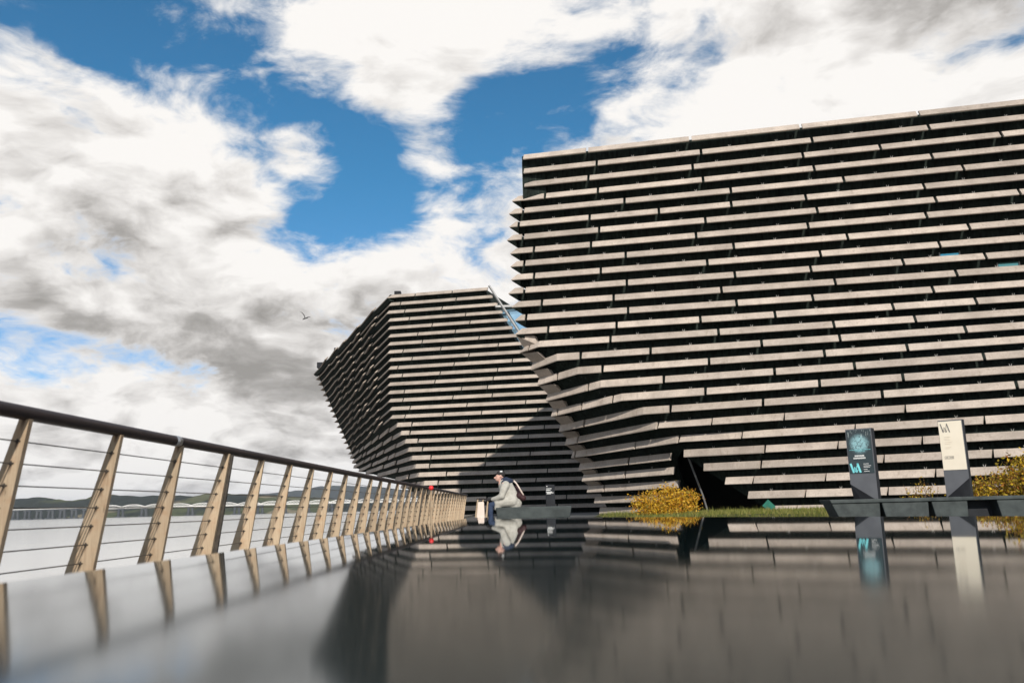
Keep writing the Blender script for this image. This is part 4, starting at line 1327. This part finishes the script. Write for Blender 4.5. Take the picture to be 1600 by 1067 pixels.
M['cyan'] = varied('cyan_print', (0.16, 0.55, 0.60), (0.22, 0.66, 0.70), 10.0, 0.5)
M['white_print'] = varied('white_print', (0.62, 0.63, 0.62), (0.75, 0.75, 0.74), 10.0, 0.5)
M['grey_print'] = varied('grey_print', (0.10, 0.10, 0.10), (0.16, 0.15, 0.15), 10.0, 0.6)
M['faint_print'] = varied('faint_print', (0.60, 0.52, 0.42), (0.66, 0.58, 0.48), 10.0, 0.6)
M['cream'] = varied('cream_panel', (0.70, 0.63, 0.51), (0.75, 0.68, 0.56), 2.0, 0.45, 0.4)
def poster_mat():
    m, T, b = material('printed_poster', (0.03, 0.045, 0.05), 0.25, 0.5)
    tc = T.n('ShaderNodeTexCoord').outputs['Object']
    n = T.noise(tc, 16.0, 6.0, 0.7, 1.5)
    n3 = T.noise(T.scale(tc, (60, 60, 8)), 1.0, 3.0, 0.6)
    sp = T.n('ShaderNodeSeparateXYZ'); T.link(tc, sp.inputs[0])
    dx = T.math('DIVIDE', sp.outputs[0], 0.19); dzz = T.math('DIVIDE', T.math('SUBTRACT', sp.outputs[2], 1.57), 0.17)
    rad = T.math('SQRT', T.math('ADD', T.math('MULTIPLY', dx, dx), T.math('MULTIPLY', dzz, dzz)))
    a = T.math('MULTIPLY', T.smooth(rad, 0.55, 1.25, 1.0, 0.0), T.smooth(n, 0.36, 0.56))
    c = T.mix(a, (0.028, 0.042, 0.048), (0.26, 0.46, 0.50))
    up = T.smooth(sp.outputs[2], 1.60, 1.74)
    c = T.mix(T.math('MULTIPLY', T.math('MULTIPLY', up, T.smooth(n3, 0.58, 0.68)), 0.7), c, (0.55, 0.62, 0.62))
    T.link(c, b.inputs['Base Color'])
    return m
M['poster'] = poster_mat()

def pillar(name, loc, rz, label, mirror):
    root = tag(empty(name, loc, rz), label, 'sign', 'sign pillars behind the bench')
    root.scale = (0.87, 1.0, 1.0)
    w, H, dp = 0.27, 1.85, 0.17
    sgn = -1 if mirror else 1
    X = lambda v: v * sgn
    zc, zb = 0.84, 0.52
    # body: front with its lower corner cut away on a slant
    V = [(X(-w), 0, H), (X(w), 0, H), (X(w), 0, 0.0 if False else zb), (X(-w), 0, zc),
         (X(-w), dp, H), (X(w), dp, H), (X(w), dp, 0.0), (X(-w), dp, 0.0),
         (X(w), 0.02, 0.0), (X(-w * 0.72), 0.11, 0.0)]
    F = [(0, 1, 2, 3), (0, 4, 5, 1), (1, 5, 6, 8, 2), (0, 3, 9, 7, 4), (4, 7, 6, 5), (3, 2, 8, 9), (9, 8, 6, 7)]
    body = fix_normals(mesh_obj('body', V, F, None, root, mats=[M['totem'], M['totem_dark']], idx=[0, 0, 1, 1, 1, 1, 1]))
    return root
# left pillar
p1 = pillar('sign_pillar', (6.40, 15.55, 0), R(-40), 'dark sign pillar with cyan printed poster behind the long bench', False)
pn = MB(); pn.box((0, -0.004, 1.43), (0.50, 0.008, 0.80))
pn.build('poster', M['poster'], p1)
logo(p1, -0.225, -0.010, 1.045, 0.20, 0.17, 0.20, M['cyan'])
for (xx, zz, ww, hh_) in ((-0.02, 1.350, 0.20, 0.030), (-0.02, 1.308, 0.26, 0.030)):
    n_ = int(ww / 0.018)
    m = MB()
    for q in range(n_):
        m.box((xx - ww / 2 + 0.018 * q + 0.009, -0.0105, zz), (0.013, 0.003, hh_ * (0.9 if q % 3 else 1.0)))
    m.build('lettering', M['white_print'], p1)
for i, zz in enumerate((1.20, 1.165, 1.14, 1.10, 1.065)):
    m = MB(); wl = (0.11, 0.15, 0.13, 0.07, 0.11)[i]
    m.box((0.045 + wl / 2, -0.0105, zz), (wl, 0.003, 0.008)); m.build('small_print', M['white_print'], p1)
for zz, wl in ((1.46, 0.44), (1.435, 0.20)):
    m = MB(); m.box((0.0, -0.0105, zz), (wl, 0.003, 0.005)); m.build('small_print', M['cyan'], p1)
# right pillar
p2 = pillar('sign_pillar', (8.07, 15.45, 0), R(-40), 'sign pillar with a blank looking cream panel behind the long bench', True)
p2.scale = (0.76, 1.0, 1.06)
pn = MB(); pn.box((-0.005, -0.004, 1.41), (0.515, 0.008, 0.84)); pn.build('panel', M['cream'], p2)
logo(p2, -0.22, -0.010, 1.64, 0.20, 0.15, 0.10, M['grey_print'])
for i, zz in enumerate((1.56, 1.535, 1.51, 1.47, 1.44, 1.38, 1.36)):
    m = MB(); wl = (0.14, 0.10, 0.13, 0.16, 0.12, 0.13, 0.10)[i]
    m.box((-0.11 + wl / 2 - 0.05, -0.0105, zz), (wl, 0.003, 0.006)); m.build('small_print', M['faint_print'], p2)
m = MB()
for (cx_, cz_, sx_, sz_) in ((-0.10, 1.225, 0.19, 0.004), (-0.10, 1.183, 0.19, 0.004), (-0.195, 1.204, 0.004, 0.042), (-0.005, 1.204, 0.004, 0.042), (-0.15, 1.204, 0.05, 0.012), (-0.07, 1.204, 0.06, 0.010), (-0.025, 1.204, 0.012, 0.02)):
    m.box((cx_, -0.0105, cz_), (sx_, 0.003, sz_))
m.build('small_print', M['grey_print'], p2)
# small black plate behind the person's bench
pl = tag(empty('information_plate', (0.985, 24.0, 0), R(4)), 'small black upright information plate behind the low bench', 'sign')
stone_block('plate', [(-0.135, 0.0), (0.125, 0.0), (0.125, 1.165), (-0.135, 1.175)], -0.02, 0.03, M['totem_dark'], pl)
for i, (xx, zz, ww) in enumerate(((-0.10, 1.12, 0.035), (-0.045, 1.055, 0.15), (-0.06, 1.015, 0.12), (-0.04, 0.965, 0.17), (-0.01, 0.94, 0.19), (-0.05, 0.915, 0.12))):
    m = MB(); m.box((xx, -0.024, zz), (ww, 0.003, 0.013)); m.build('small_print', M['white_print'], pl)
# green fire point by the entrance
gp = tag(empty('green_marker', (10.75, 36.0, 0), R(-20)), 'small green marker on a stub in the dark entrance', 'sign')
M['green'] = varied('green_panel', (0.012, 0.10, 0.075), (0.02, 0.14, 0.10), 4.0, 0.5)
m = MB(); m.prism([(-0.30, 0.36), (-0.05, 0.62), (0.22, 0.34), (0.22, 0.12), (0.02, 0.08)], -0.03, 0.03); m.build('panel', M['green'], gp)
m = MB(); m.box((0.0, 0.06, 0.15), (0.06, 0.06, 0.36)); m.build('stub', M['totem_dark'], gp)
# red marker float by the railing
rm = tag(empty('red_marker', (-2.10, 21.0, 0)), 'red ball on a slim tan post beside the railing', 'marker')
M['red'] = varied('red_paint', (0.50, 0.015, 0.02), (0.60, 0.03, 0.03), 8.0, 0.4)
M['pink'] = varied('faded_pink_paint', (0.60, 0.32, 0.28), (0.68, 0.40, 0.35), 8.0, 0.6)
def uv_ball(name, c, r, mat, parent, seg=16, ring=10, squash=1.0):
    bm = bmesh.new(); bmesh.ops.create_uvsphere(bm, u_segments=seg, v_segments=ring, radius=r)
    for v in bm.verts: v.co.z *= squash; v.co += Vector(c)
    me = bpy.data.meshes.new(name); bm.to_mesh(me); bm.free(); me.materials.append(mat)
    for p in me.polygons: p.use_smooth = True
    o = bpy.data.objects.new(name, me); COL.objects.link(o); o.parent = parent
    return o
uv_ball('ball', (0, 0, 1.085), 0.062, M['red'], rm)
m = MB(); m.tube([(0, 0, 0), (0, 0, 0.9), (0, 0, 1.04)], [0.03, 0.026, 0.02], 10); m.build('stem', M['post'], rm)
# pale stub bollard in front of the seated person's hands
bo = tag(empty('stone_bollard', (-0.93, 22.0, 0)), 'pale tapered stone bollard by the seated person\'s hands', 'bollard')
m = MB(); m.add([(-0.13, -0.12, 0), (0.13, -0.12, 0), (0.13, 0.12, 0), (-0.13, 0.12, 0), (-0.055, -0.06, 0.72), (0.10, -0.06, 0.72), (0.10, 0.08, 0.72), (-0.055, 0.08, 0.72)],
      [(0, 3, 2, 1), (4, 5, 6, 7), (0, 1, 5, 4), (1, 2, 6, 5), (2, 3, 7, 6), (3, 0, 4, 7)])
M['pale_stone'] = varied('pale_stone', (0.52, 0.43, 0.37), (0.60, 0.51, 0.45), 6.0, 0.8)
o = m.build('shaft', M['pale_stone'], bo); bv = o.modifiers.new('edge', 'BEVEL'); bv.width = 0.02; bv.segments = 2

# ------------------------------------------------------------------ lawn, grass and bushes
lw = MB()
nx, ny = 30, 12
vs = []; fs = []
lrnd = random.Random(5)
def lawn_z(x, y):
    e_ = min(1.0, max(0.0, (x - 3.0) / 0.6)) * min(1.0, max(0, (15.2 - x) / 0.6)) * min(1.0, max(0, (y - 23.5) / 0.8)) * min(1.0, max(0, (36.0 - y) / 0.8))
    return 0.012 + 0.18 * e_ + 0.025 * math.sin(x * 1.3 + y) * e_
for j in range(ny + 1):
    for i in range(nx + 1):
        x = 3.0 + 12.2 * i / nx; y = 23.5 + 12.5 * j / ny
        vs.append((x, y, lawn_z(x, y)))
for j in range(ny):
    for i in range(nx):
        a = j * (nx + 1) + i; fs.append((a, a + 1, a + nx + 2, a + nx + 1))
lawn = tag(mesh_obj('lawn_ground', vs, fs, M['soil'], smooth=True), kind='structure')
vs = []; fs = []
for i in range(15000):
    x = lrnd.uniform(3.3, 15.0); y = 23.7 + 11.5 * lrnd.random() ** 1.6
    z = lawn_z(x, y); hh = lrnd.uniform(0.05, 0.13) * (2.0 if lrnd.random() < 0.06 else 1.0)
    a = lrnd.uniform(0, 6.28); w_ = lrnd.uniform(0.006, 0.013)
    lx, ly = lrnd.uniform(-0.05, 0.05), lrnd.uniform(-0.05, 0.05)
    b = len(vs)
    vs += [(x - math.cos(a) * w_, y - math.sin(a) * w_, z - 0.01), (x + math.cos(a) * w_, y + math.sin(a) * w_, z - 0.01), (x + lx, y + ly, z + hh)]
    fs.append((b, b + 1, b + 2))
tag(mesh_obj('grass', vs, fs, M['grass']), 'rough green and straw grass in front of the entrance', 'grass', kind='stuff')

def bush(name, loc, label, lobes, n, leaf, mat, seed, sprigs=60):
    root = tag(empty(name, loc), label, 'bush', 'golden bushes by the building')
    q = random.Random(seed)
    st = MB(); vs = []; fs = []
    def leaf_at(p, s):
        d1 = Vector((q.uniform(-1, 1), q.uniform(-1, 1), q.uniform(-1, 1))).normalized()
        d2 = d1.cross(Vector((q.uniform(-1, 1), q.uniform(-1, 1), q.uniform(-1, 1)))).normalized()
        b = len(vs)
        vs.extend([p - d1 * s, p + d2 * s * 0.45, p + d1 * s, p - d2 * s * 0.45]); fs.append((b, b + 1, b + 2, b + 3))
    for (cx_, cy_, cz_, rx_, ry_, rz_) in lobes:
        for _ in range(5):
            e_ = Vector((cx_ + q.uniform(-rx_, rx_) * 0.7, cy_ + q.uniform(-ry_, ry_) * 0.7, cz_ + rz_ * q.uniform(0.1, 0.8)))
            b0 = Vector((cx_ * 0.6 + q.uniform(-.1, .1), cy_ * 0.6 + q.uniform(-.1, .1), 0))
            mid = (b0 + e_) / 2 + Vector((q.uniform(-.08, .08), q.uniform(-.08, .08), 0.05))
            st.tube([b0, mid, e_], [0.014, 0.010, 0.004], 5)
    tot = sum(l[3] * l[4] * l[5] for l in lobes)
    for l in lobes:
        k_ = int(n * l[3] * l[4] * l[5] / tot)
        cl = [(Vector((q.gauss(0, 1), q.gauss(0, 1), q.gauss(0, 1))).normalized() * q.uniform(0.55, 1.0)) for _ in range(26)]
        for _ in range(k_):
            c_ = q.choice(cl); sp = 0.26
            v = c_ + Vector((q.gauss(0, sp), q.gauss(0, sp), q.gauss(0, sp)))
            p = Vector((l[0] + v.x * l[3], l[1] + v.y * l[4], max(0.02, l[2] + v.z * l[5])))
            leaf_at(p, leaf * q.uniform(0.6, 1.3))
    for _ in range(sprigs):
        l = q.choice(lobes)
        a = q.uniform(0, 6.28); rr_ = q.random() ** 0.5
        p0 = Vector((l[0] + l[3] * rr_ * math.cos(a), l[1] + l[4] * rr_ * math.sin(a), l[2] + l[5] * math.sqrt(max(0, 1 - rr_ * rr_)) * 0.8))
        dr = Vector((q.uniform(-.35, .35), q.uniform(-.35, .35), 1)).normalized(); L_ = q.uniform(0.10, 0.30)
        st.tube([p0 - dr * 0.1, p0 + dr * L_], [0.005, 0.002], 4)
        for i in range(7):
            leaf_at(p0 + dr * L_ * i / 6 + Vector((q.uniform(-.02, .02), q.uniform(-.02, .02), 0)), leaf * q.uniform(0.4, 0.8))
    mesh_obj('foliage', vs, fs, mat, root)
    st.build('stems', M['twig'], root)
    return root
bush('bush', (4.75, 27.0, 0.15), 'golden orange leafy bush left of the dark entrance',
     [(-0.55, 0, 0.42, 0.62, 0.5, 0.42), (0.15, 0, 0.48, 0.62, 0.5, 0.46), (0.72, 0, 0.42, 0.50, 0.45, 0.42), (-0.1, -0.2, 0.25, 1.0, 0.5, 0.28)], 8200, 0.046, M['leaf'], 21).scale = (0.86, 0.9, 0.95)
bush('bush', (12.0, 20.2, 0.0), 'tall olive and gold bush right of the cream sign pillar',
     [(-0.45, 0, 0.50, 0.62, 0.6, 0.46), (0.45, 0, 0.72, 0.8, 0.7, 0.62), (1.4, 0.2, 0.75, 0.9, 0.7, 0.66), (-0.95, 0, 0.38, 0.35, 0.4, 0.34)], 15000, 0.050, M['leaf2'], 22, 260)
bush('bush', (10.05, 21.0, 0.0), 'thin low sprig of bush just left of the cream sign pillar',
     [(0.0, 0, 0.52, 0.42, 0.3, 0.36)], 260, 0.034, M['leaf2'], 23, 16)

# ------------------------------------------------------------------ far railway bridge
YB = 2500.0
bridge = tag(empty('railway_bridge', (-1500, YB, 0)), 'long far railway bridge crossing the river on dark piers', 'bridge')
def at_bridge(o):
    o.location = (1500, -YB, 0); return o
PX = lambda p: (p - 806.0) / 1300.0 * YB * 1.0
XT = PX(165.0)
m = MB(); m.box(((-2900 + XT) / 2, YB, 24.0), (XT + 2900, 6, 3.2)); at_bridge(m.build('deck', M['iron'], bridge))
m = MB(); m.box(((-2900 + XT) / 2, YB, 26.6), (XT + 2900, 5, 1.6)); at_bridge(m.build('parapet', M['truss'], bridge))
m = MB(); m.box(((XT + 500) / 2, YB, 22.6), (500 - XT, 6, 2.0)); at_bridge(m.build('deck', M['truss'], bridge))
def pier(x, wide, ztop):
    p = MB()
    for s_ in (-1, 1):
        p.tube([(x + s_ * wide, YB - 4, -4), (x + s_ * wide * 0.75, YB - 4, ztop)], [4.4, 3.4], 8)
    p.box((x, YB - 4, ztop - 1.5), (wide * 2 + 6, 7, 3.2)); p.box((x, YB - 4, -2.0), (wide * 2 + 14, 12, 3.2))
    at_bridge(p.build('pier', M['iron'], bridge))
x = XT
while x > -2200:
    pier(x, 7.0, 23.0); x -= 34.5
x = XT; i = 0
SP = 35.6 / 1300.0 * YB
while x < 260:
    if i: pier(x, 7.0, 21.8)
    b0 = x; n_ = 8; Hh = 9.0
    t_ = MB()
    def topz(s_): return 24.0 + 2.5 + (Hh - 2.5) * (1 - (2 * s_ - 1) ** 2)
    for s_ in range(n_):
        xa, xb = b0 + SP * s_ / n_, b0 + SP * (s_ + 1) / n_
        za, zb_ = topz(s_ / n_), topz((s_ + 1) / n_)
        for yy in (YB - 4, YB + 4):
            t_.tube([(xa, yy, za), (xb, yy, zb_)], 0.5, 4)
            t_.tube([(xa, yy, 24.0), (xb, yy, zb_)], 0.30, 4); t_.tube([(xa, yy, za), (xb, yy, 24.0)], 0.30, 4)
            t_.tube([(xa, yy, 24.0), (xa, yy, za)], 0.30, 4)
    t_.box((b0 + SP / 2, YB, 24.0), (SP, 9, 1.4))
    at_bridge(t_.build('girder_span', M['truss'], bridge))
    x += SP; i += 1

# ------------------------------------------------------------------ gull
def skinned(name, chains, voxel, mat, parent=None, smooth_iter=6):
    bm = bmesh.new()
    for ch in chains:
        for (a, b) in zip(ch[:-1], ch[1:]):
            pa, pb = Vector(a[:3]), Vector(b[:3]); L_ = (pb - pa).length
            st_ = max(1, int(L_ / max(0.35 * min(a[3], b[3]), voxel)))
            for i in range(st_ + 1):
                t = i / st_
                bmesh.ops.create_icosphere(bm, subdivisions=2, radius=a[3] + (b[3] - a[3]) * t, matrix=Matrix.Translation(pa.lerp(pb, t)))
    me = bpy.data.meshes.new(name); bm.to_mesh(me); bm.free()
    o = bpy.data.objects.new(name, me); COL.objects.link(o)
    rm_ = o.modifiers.new('r', 'REMESH'); rm_.mode = 'VOXEL'; rm_.voxel_size = voxel; rm_.use_smooth_shade = True
    sm = o.modifiers.new('s', 'SMOOTH'); sm.iterations = smooth_iter; sm.factor = 0.5
    bpy.context.view_layer.update()
    new = bpy.data.meshes.new_from_object(o.evaluated_get(bpy.context.evaluated_depsgraph_get()))
    o.modifiers.clear(); o.data = new
    bpy.data.meshes.remove(me)
    new.name = name
    new.materials.clear()
    for m_ in (mat if isinstance(mat, list) else [mat]): new.materials.append(m_)
    for p in new.polygons: p.use_smooth = True
    if parent is not None: o.parent = parent
    return o
M['gull'] = varied('gull_plumage', (0.03, 0.03, 0.03), (0.06, 0.06, 0.06), 3.0, 0.8)
gull = skinned('gull', [
    [(-0.30, 0.05, -0.10, 0.022), (-0.22, 0.03, -0.07, 0.05), (-0.12, 0, -0.02, 0.075), (0.05, -0.05, 0.03, 0.085), (0.24, -0.08, 0.03, 0.05), (0.36, -0.1, 0.03, 0.02)],
    [(0.0, 0.0, 0.04, 0.05), (-0.12, 0.10, 0.42, 0.055), (-0.38, 0.18, 0.72, 0.042), (-0.68, 0.20, 0.92, 0.012)],
    [(0.02, 0.02, 0.03, 0.05), (0.30, -0.12, 0.12, 0.05), (0.55, -0.25, 0.13, 0.04), (0.82, -0.35, 0.06, 0.012)]], 0.022, M['gull'], None, 3)
gull.location = (-30.55, 120.0, 28.55)
gull.scale = (1.3, 1.3, 1.3)
tag(gull, 'dark gull gliding with raised wings in the cloudy sky', 'bird')

# ------------------------------------------------------------------ seated person
M['skin'] = varied('skin', (0.52, 0.30, 0.24), (0.60, 0.37, 0.30), 20.0, 0.6)
M['coat'] = varied('pale_grey_coat', (0.30, 0.29, 0.26), (0.38, 0.365, 0.33), 12.0, 0.9, 0.15, bump=0.4, bscale=30)
M['navy'] = varied('navy_cloth', (0.012, 0.018, 0.040), (0.022, 0.032, 0.060), 12.0, 0.85)
M['black'] = varied('black_cloth', (0.010, 0.009, 0.010), (0.022, 0.020, 0.020), 12.0, 0.75)
M['maroon'] = varied('dark_maroon_cloth', (0.020, 0.008, 0.009), (0.040, 0.013, 0.014), 12.0, 0.7)
M['jean'] = varied('dark_denim', (0.016, 0.028, 0.060), (0.030, 0.045, 0.085), 14.0, 0.85)
per = tag(empty('person', (-0.1, 18.0, 0)), 'person in a pale grey coat and dark cap leaning forward on the low bench', 'person')
def sy(s_): return s_
body_chains = [
    [(0.02, 0, 0.70, 0.135), (-0.05, 0, 0.82, 0.135), (-0.12, 0, 0.98, 0.14), (-0.16, 0, 1.06, 0.11), (-0.20, 0, 1.12, 0.055), (-0.235, 0, 1.165, 0.055)],
    [(-0.225, 0, 1.235, 0.088), (-0.245, 0, 1.205, 0.080), (-0.275, 0, 1.165, 0.055)],
    [(-0.325, 0, 1.205, 0.016), (-0.345, 0, 1.19, 0.016)],
    [(-0.30, -0.018, 1.165, 0.02), (-0.30, 0.018, 1.165, 0.02)]]
for s_ in (-1, 1):
    body_chains.append([(-0.215, s_ * 0.085, 1.205, 0.014), (-0.205, s_ * 0.092, 1.225, 0.016)])
    body_chains.append([(0.0, s_ * 0.09, 0.68, 0.105), (-0.22, s_ * 0.11, 0.66, 0.085), (-0.43, s_ * 0.12, 0.625, 0.062), (-0.44, s_ * 0.12, 0.45, 0.058), (-0.42, s_ * 0.12, 0.28, 0.048), (-0.40, s_ * 0.12, 0.10, 0.040)])
    body_chains.append([(-0.40, s_ * 0.12, 0.07, 0.042), (-0.50, s_ * 0.125, 0.045, 0.040), (-0.60, s_ * 0.13, 0.035, 0.030)])
    body_chains.append([(-0.13, s_ * 0.17, 1.04, 0.065), (-0.17, s_ * 0.22, 0.92, 0.052), (-0.20, s_ * 0.235, 0.80, 0.044), (-0.32, s_ * 0.17, 0.755, 0.036), (-0.415, s_ * 0.10, 0.735, 0.028)])
    hx, hy, hz = -0.45, s_ * 0.085, 0.735
    body_chains.append([(-0.415, s_ * 0.10, 0.735, 0.030), (hx, hy, hz, 0.032), (hx - 0.03, hy - s_ * 0.01, hz - 0.01, 0.030)])
    for fi, (dy, ln) in enumerate(((0.028, 0.060), (0.010, 0.070), (-0.010, 0.066), (-0.028, 0.050))):
        body_chains.append([(hx - 0.03, hy + dy, hz - 0.005, 0.011), (hx - 0.03 - ln * 0.6, hy + dy, hz - 0.012, 0.010), (hx - 0.03 - ln, hy + dy, hz - 0.045, 0.008)])
    body_chains.append([(hx + 0.01, hy - s_ * 0.03, hz + 0.01, 0.012), (hx - 0.03, hy - s_ * 0.05, hz + 0.015, 0.010), (hx - 0.055, hy - s_ * 0.05, hz + 0.0, 0.009)])
body = skinned('body', body_chains, 0.0085, [M['skin'], M['jean'], M['black']], per, 4)
for p in body.data.polygons:
    c_ = p.center
    if c_.z < 0.12: p.material_index = 2
    elif c_.z < 0.72 and not (c_.x < -0.40 and c_.z > 0.68): p.material_index = 1
    elif c_.x < -0.40 and c_.z < 0.80: p.material_index = 2
coat_chains = [
    [(0.05, 0, 0.66, 0.185), (0.0, 0, 0.76, 0.180), (-0.05, 0, 0.88, 0.170), (-0.105, 0, 1.0, 0.165), (-0.14, 0, 1.06, 0.125)],
    [(0.10, 0.0, 0.62, 0.12), (-0.05, 0.0, 0.665, 0.15)]]
for s_ in (-1, 1):
    coat_chains.append([(0.02, s_ * 0.10, 0.70, 0.135), (-0.16, s_ * 0.12, 0.69, 0.125), (-0.27, s_ * 0.13, 0.655, 0.100), (-0.29, s_ * 0.13, 0.56, 0.075)])
    coat_chains.append([(-0.11, s_ * 0.15, 1.03, 0.095), (-0.16, s_ * 0.22, 0.92, 0.080), (-0.195, s_ * 0.24, 0.80, 0.070), (-0.30, s_ * 0.18, 0.757, 0.058), (-0.385, s_ * 0.12, 0.742, 0.048)])
skinned('coat', coat_chains, 0.013, M['coat'], per, 5)
skinned('hood', [[(-0.145, 0.11, 1.085, 0.06), (-0.06, 0.09, 1.11, 0.072), (-0.03, 0.0, 1.105, 0.080), (-0.06, -0.09, 1.11, 0.072), (-0.145, -0.11, 1.085, 0.06)],
                 [(-0.17, 0.0, 1.13, 0.075), (-0.10, 0, 1.125, 0.085)]], 0.012, M['navy'], per, 4)
skinned('cap', [[(-0.215, 0, 1.262, 0.092), (-0.20, 0, 1.268, 0.090)], [(-0.30, -0.03, 1.272, 0.018), (-0.36, 0, 1.262, 0.014), (-0.30, 0.03, 1.272, 0.018)]], 0.010, M['black'], per, 3)
uv_ball('cap_patch', (-0.20, -0.055, 1.318), 0.034, M['white_print'], per, 10, 8, 0.55)
for s_ in (-1, 1):
    uv_ball('eye', (-0.303, s_ * 0.032, 1.222), 0.010, M['black'], per, 8, 6)
bag = tag(empty('shoulder_bag', (0.05, 18.02, 0)), 'dark bag slung on the back of the person in the pale coat', 'bag')
skinned('pouch', [[(0.02, -0.10, 0.80, 0.075), (0.02, 0.10, 0.80, 0.075)], [(0.10, -0.10, 0.755, 0.07), (0.10, 0.10, 0.755, 0.07)], [(-0.03, 0, 0.92, 0.06), (0.03, 0, 0.80, 0.08)], [(-0.05, 0, 0.98, 0.04), (0.0, 0, 0.86, 0.06)]], 0.012, M['maroon'], bag, 4)
m = MB(); m.tube([(-0.085, -0.16, 1.12), (-0.03, -0.18, 1.06), (0.03, -0.17, 0.96), (0.085, -0.14, 0.86), (0.11, -0.11, 0.82)], [0.016] * 5, 6)
m.build('strap', M['pale_stone'], bag)

# ------------------------------------------------------------------ air over the estuary
hz = MB(); hz.box((0, 4700, 145), (23000, 17000, 309))
haze = hz.build('haze', None)
hm = bpy.data.materials.new('estuary_haze'); hm.use_nodes = True
hm.node_tree.nodes.clear()
HT = NT(hm.node_tree)
pv = HT.n('ShaderNodeVolumePrincipled')
pv.inputs['Color'].default_value = (0.80, 0.88, 1.0, 1.0)
pv.inputs['Density'].default_value = 0.00004
pv.inputs['Anisotropy'].default_value = 0.2
ho = HT.n('ShaderNodeOutputMaterial')
HT.link(pv.outputs[0], ho.inputs['Volume'])
haze.data.materials.clear(); haze.data.materials.append(hm)
tag(haze, 'thin pale haze over the river and far hills', 'haze', kind='stuff')
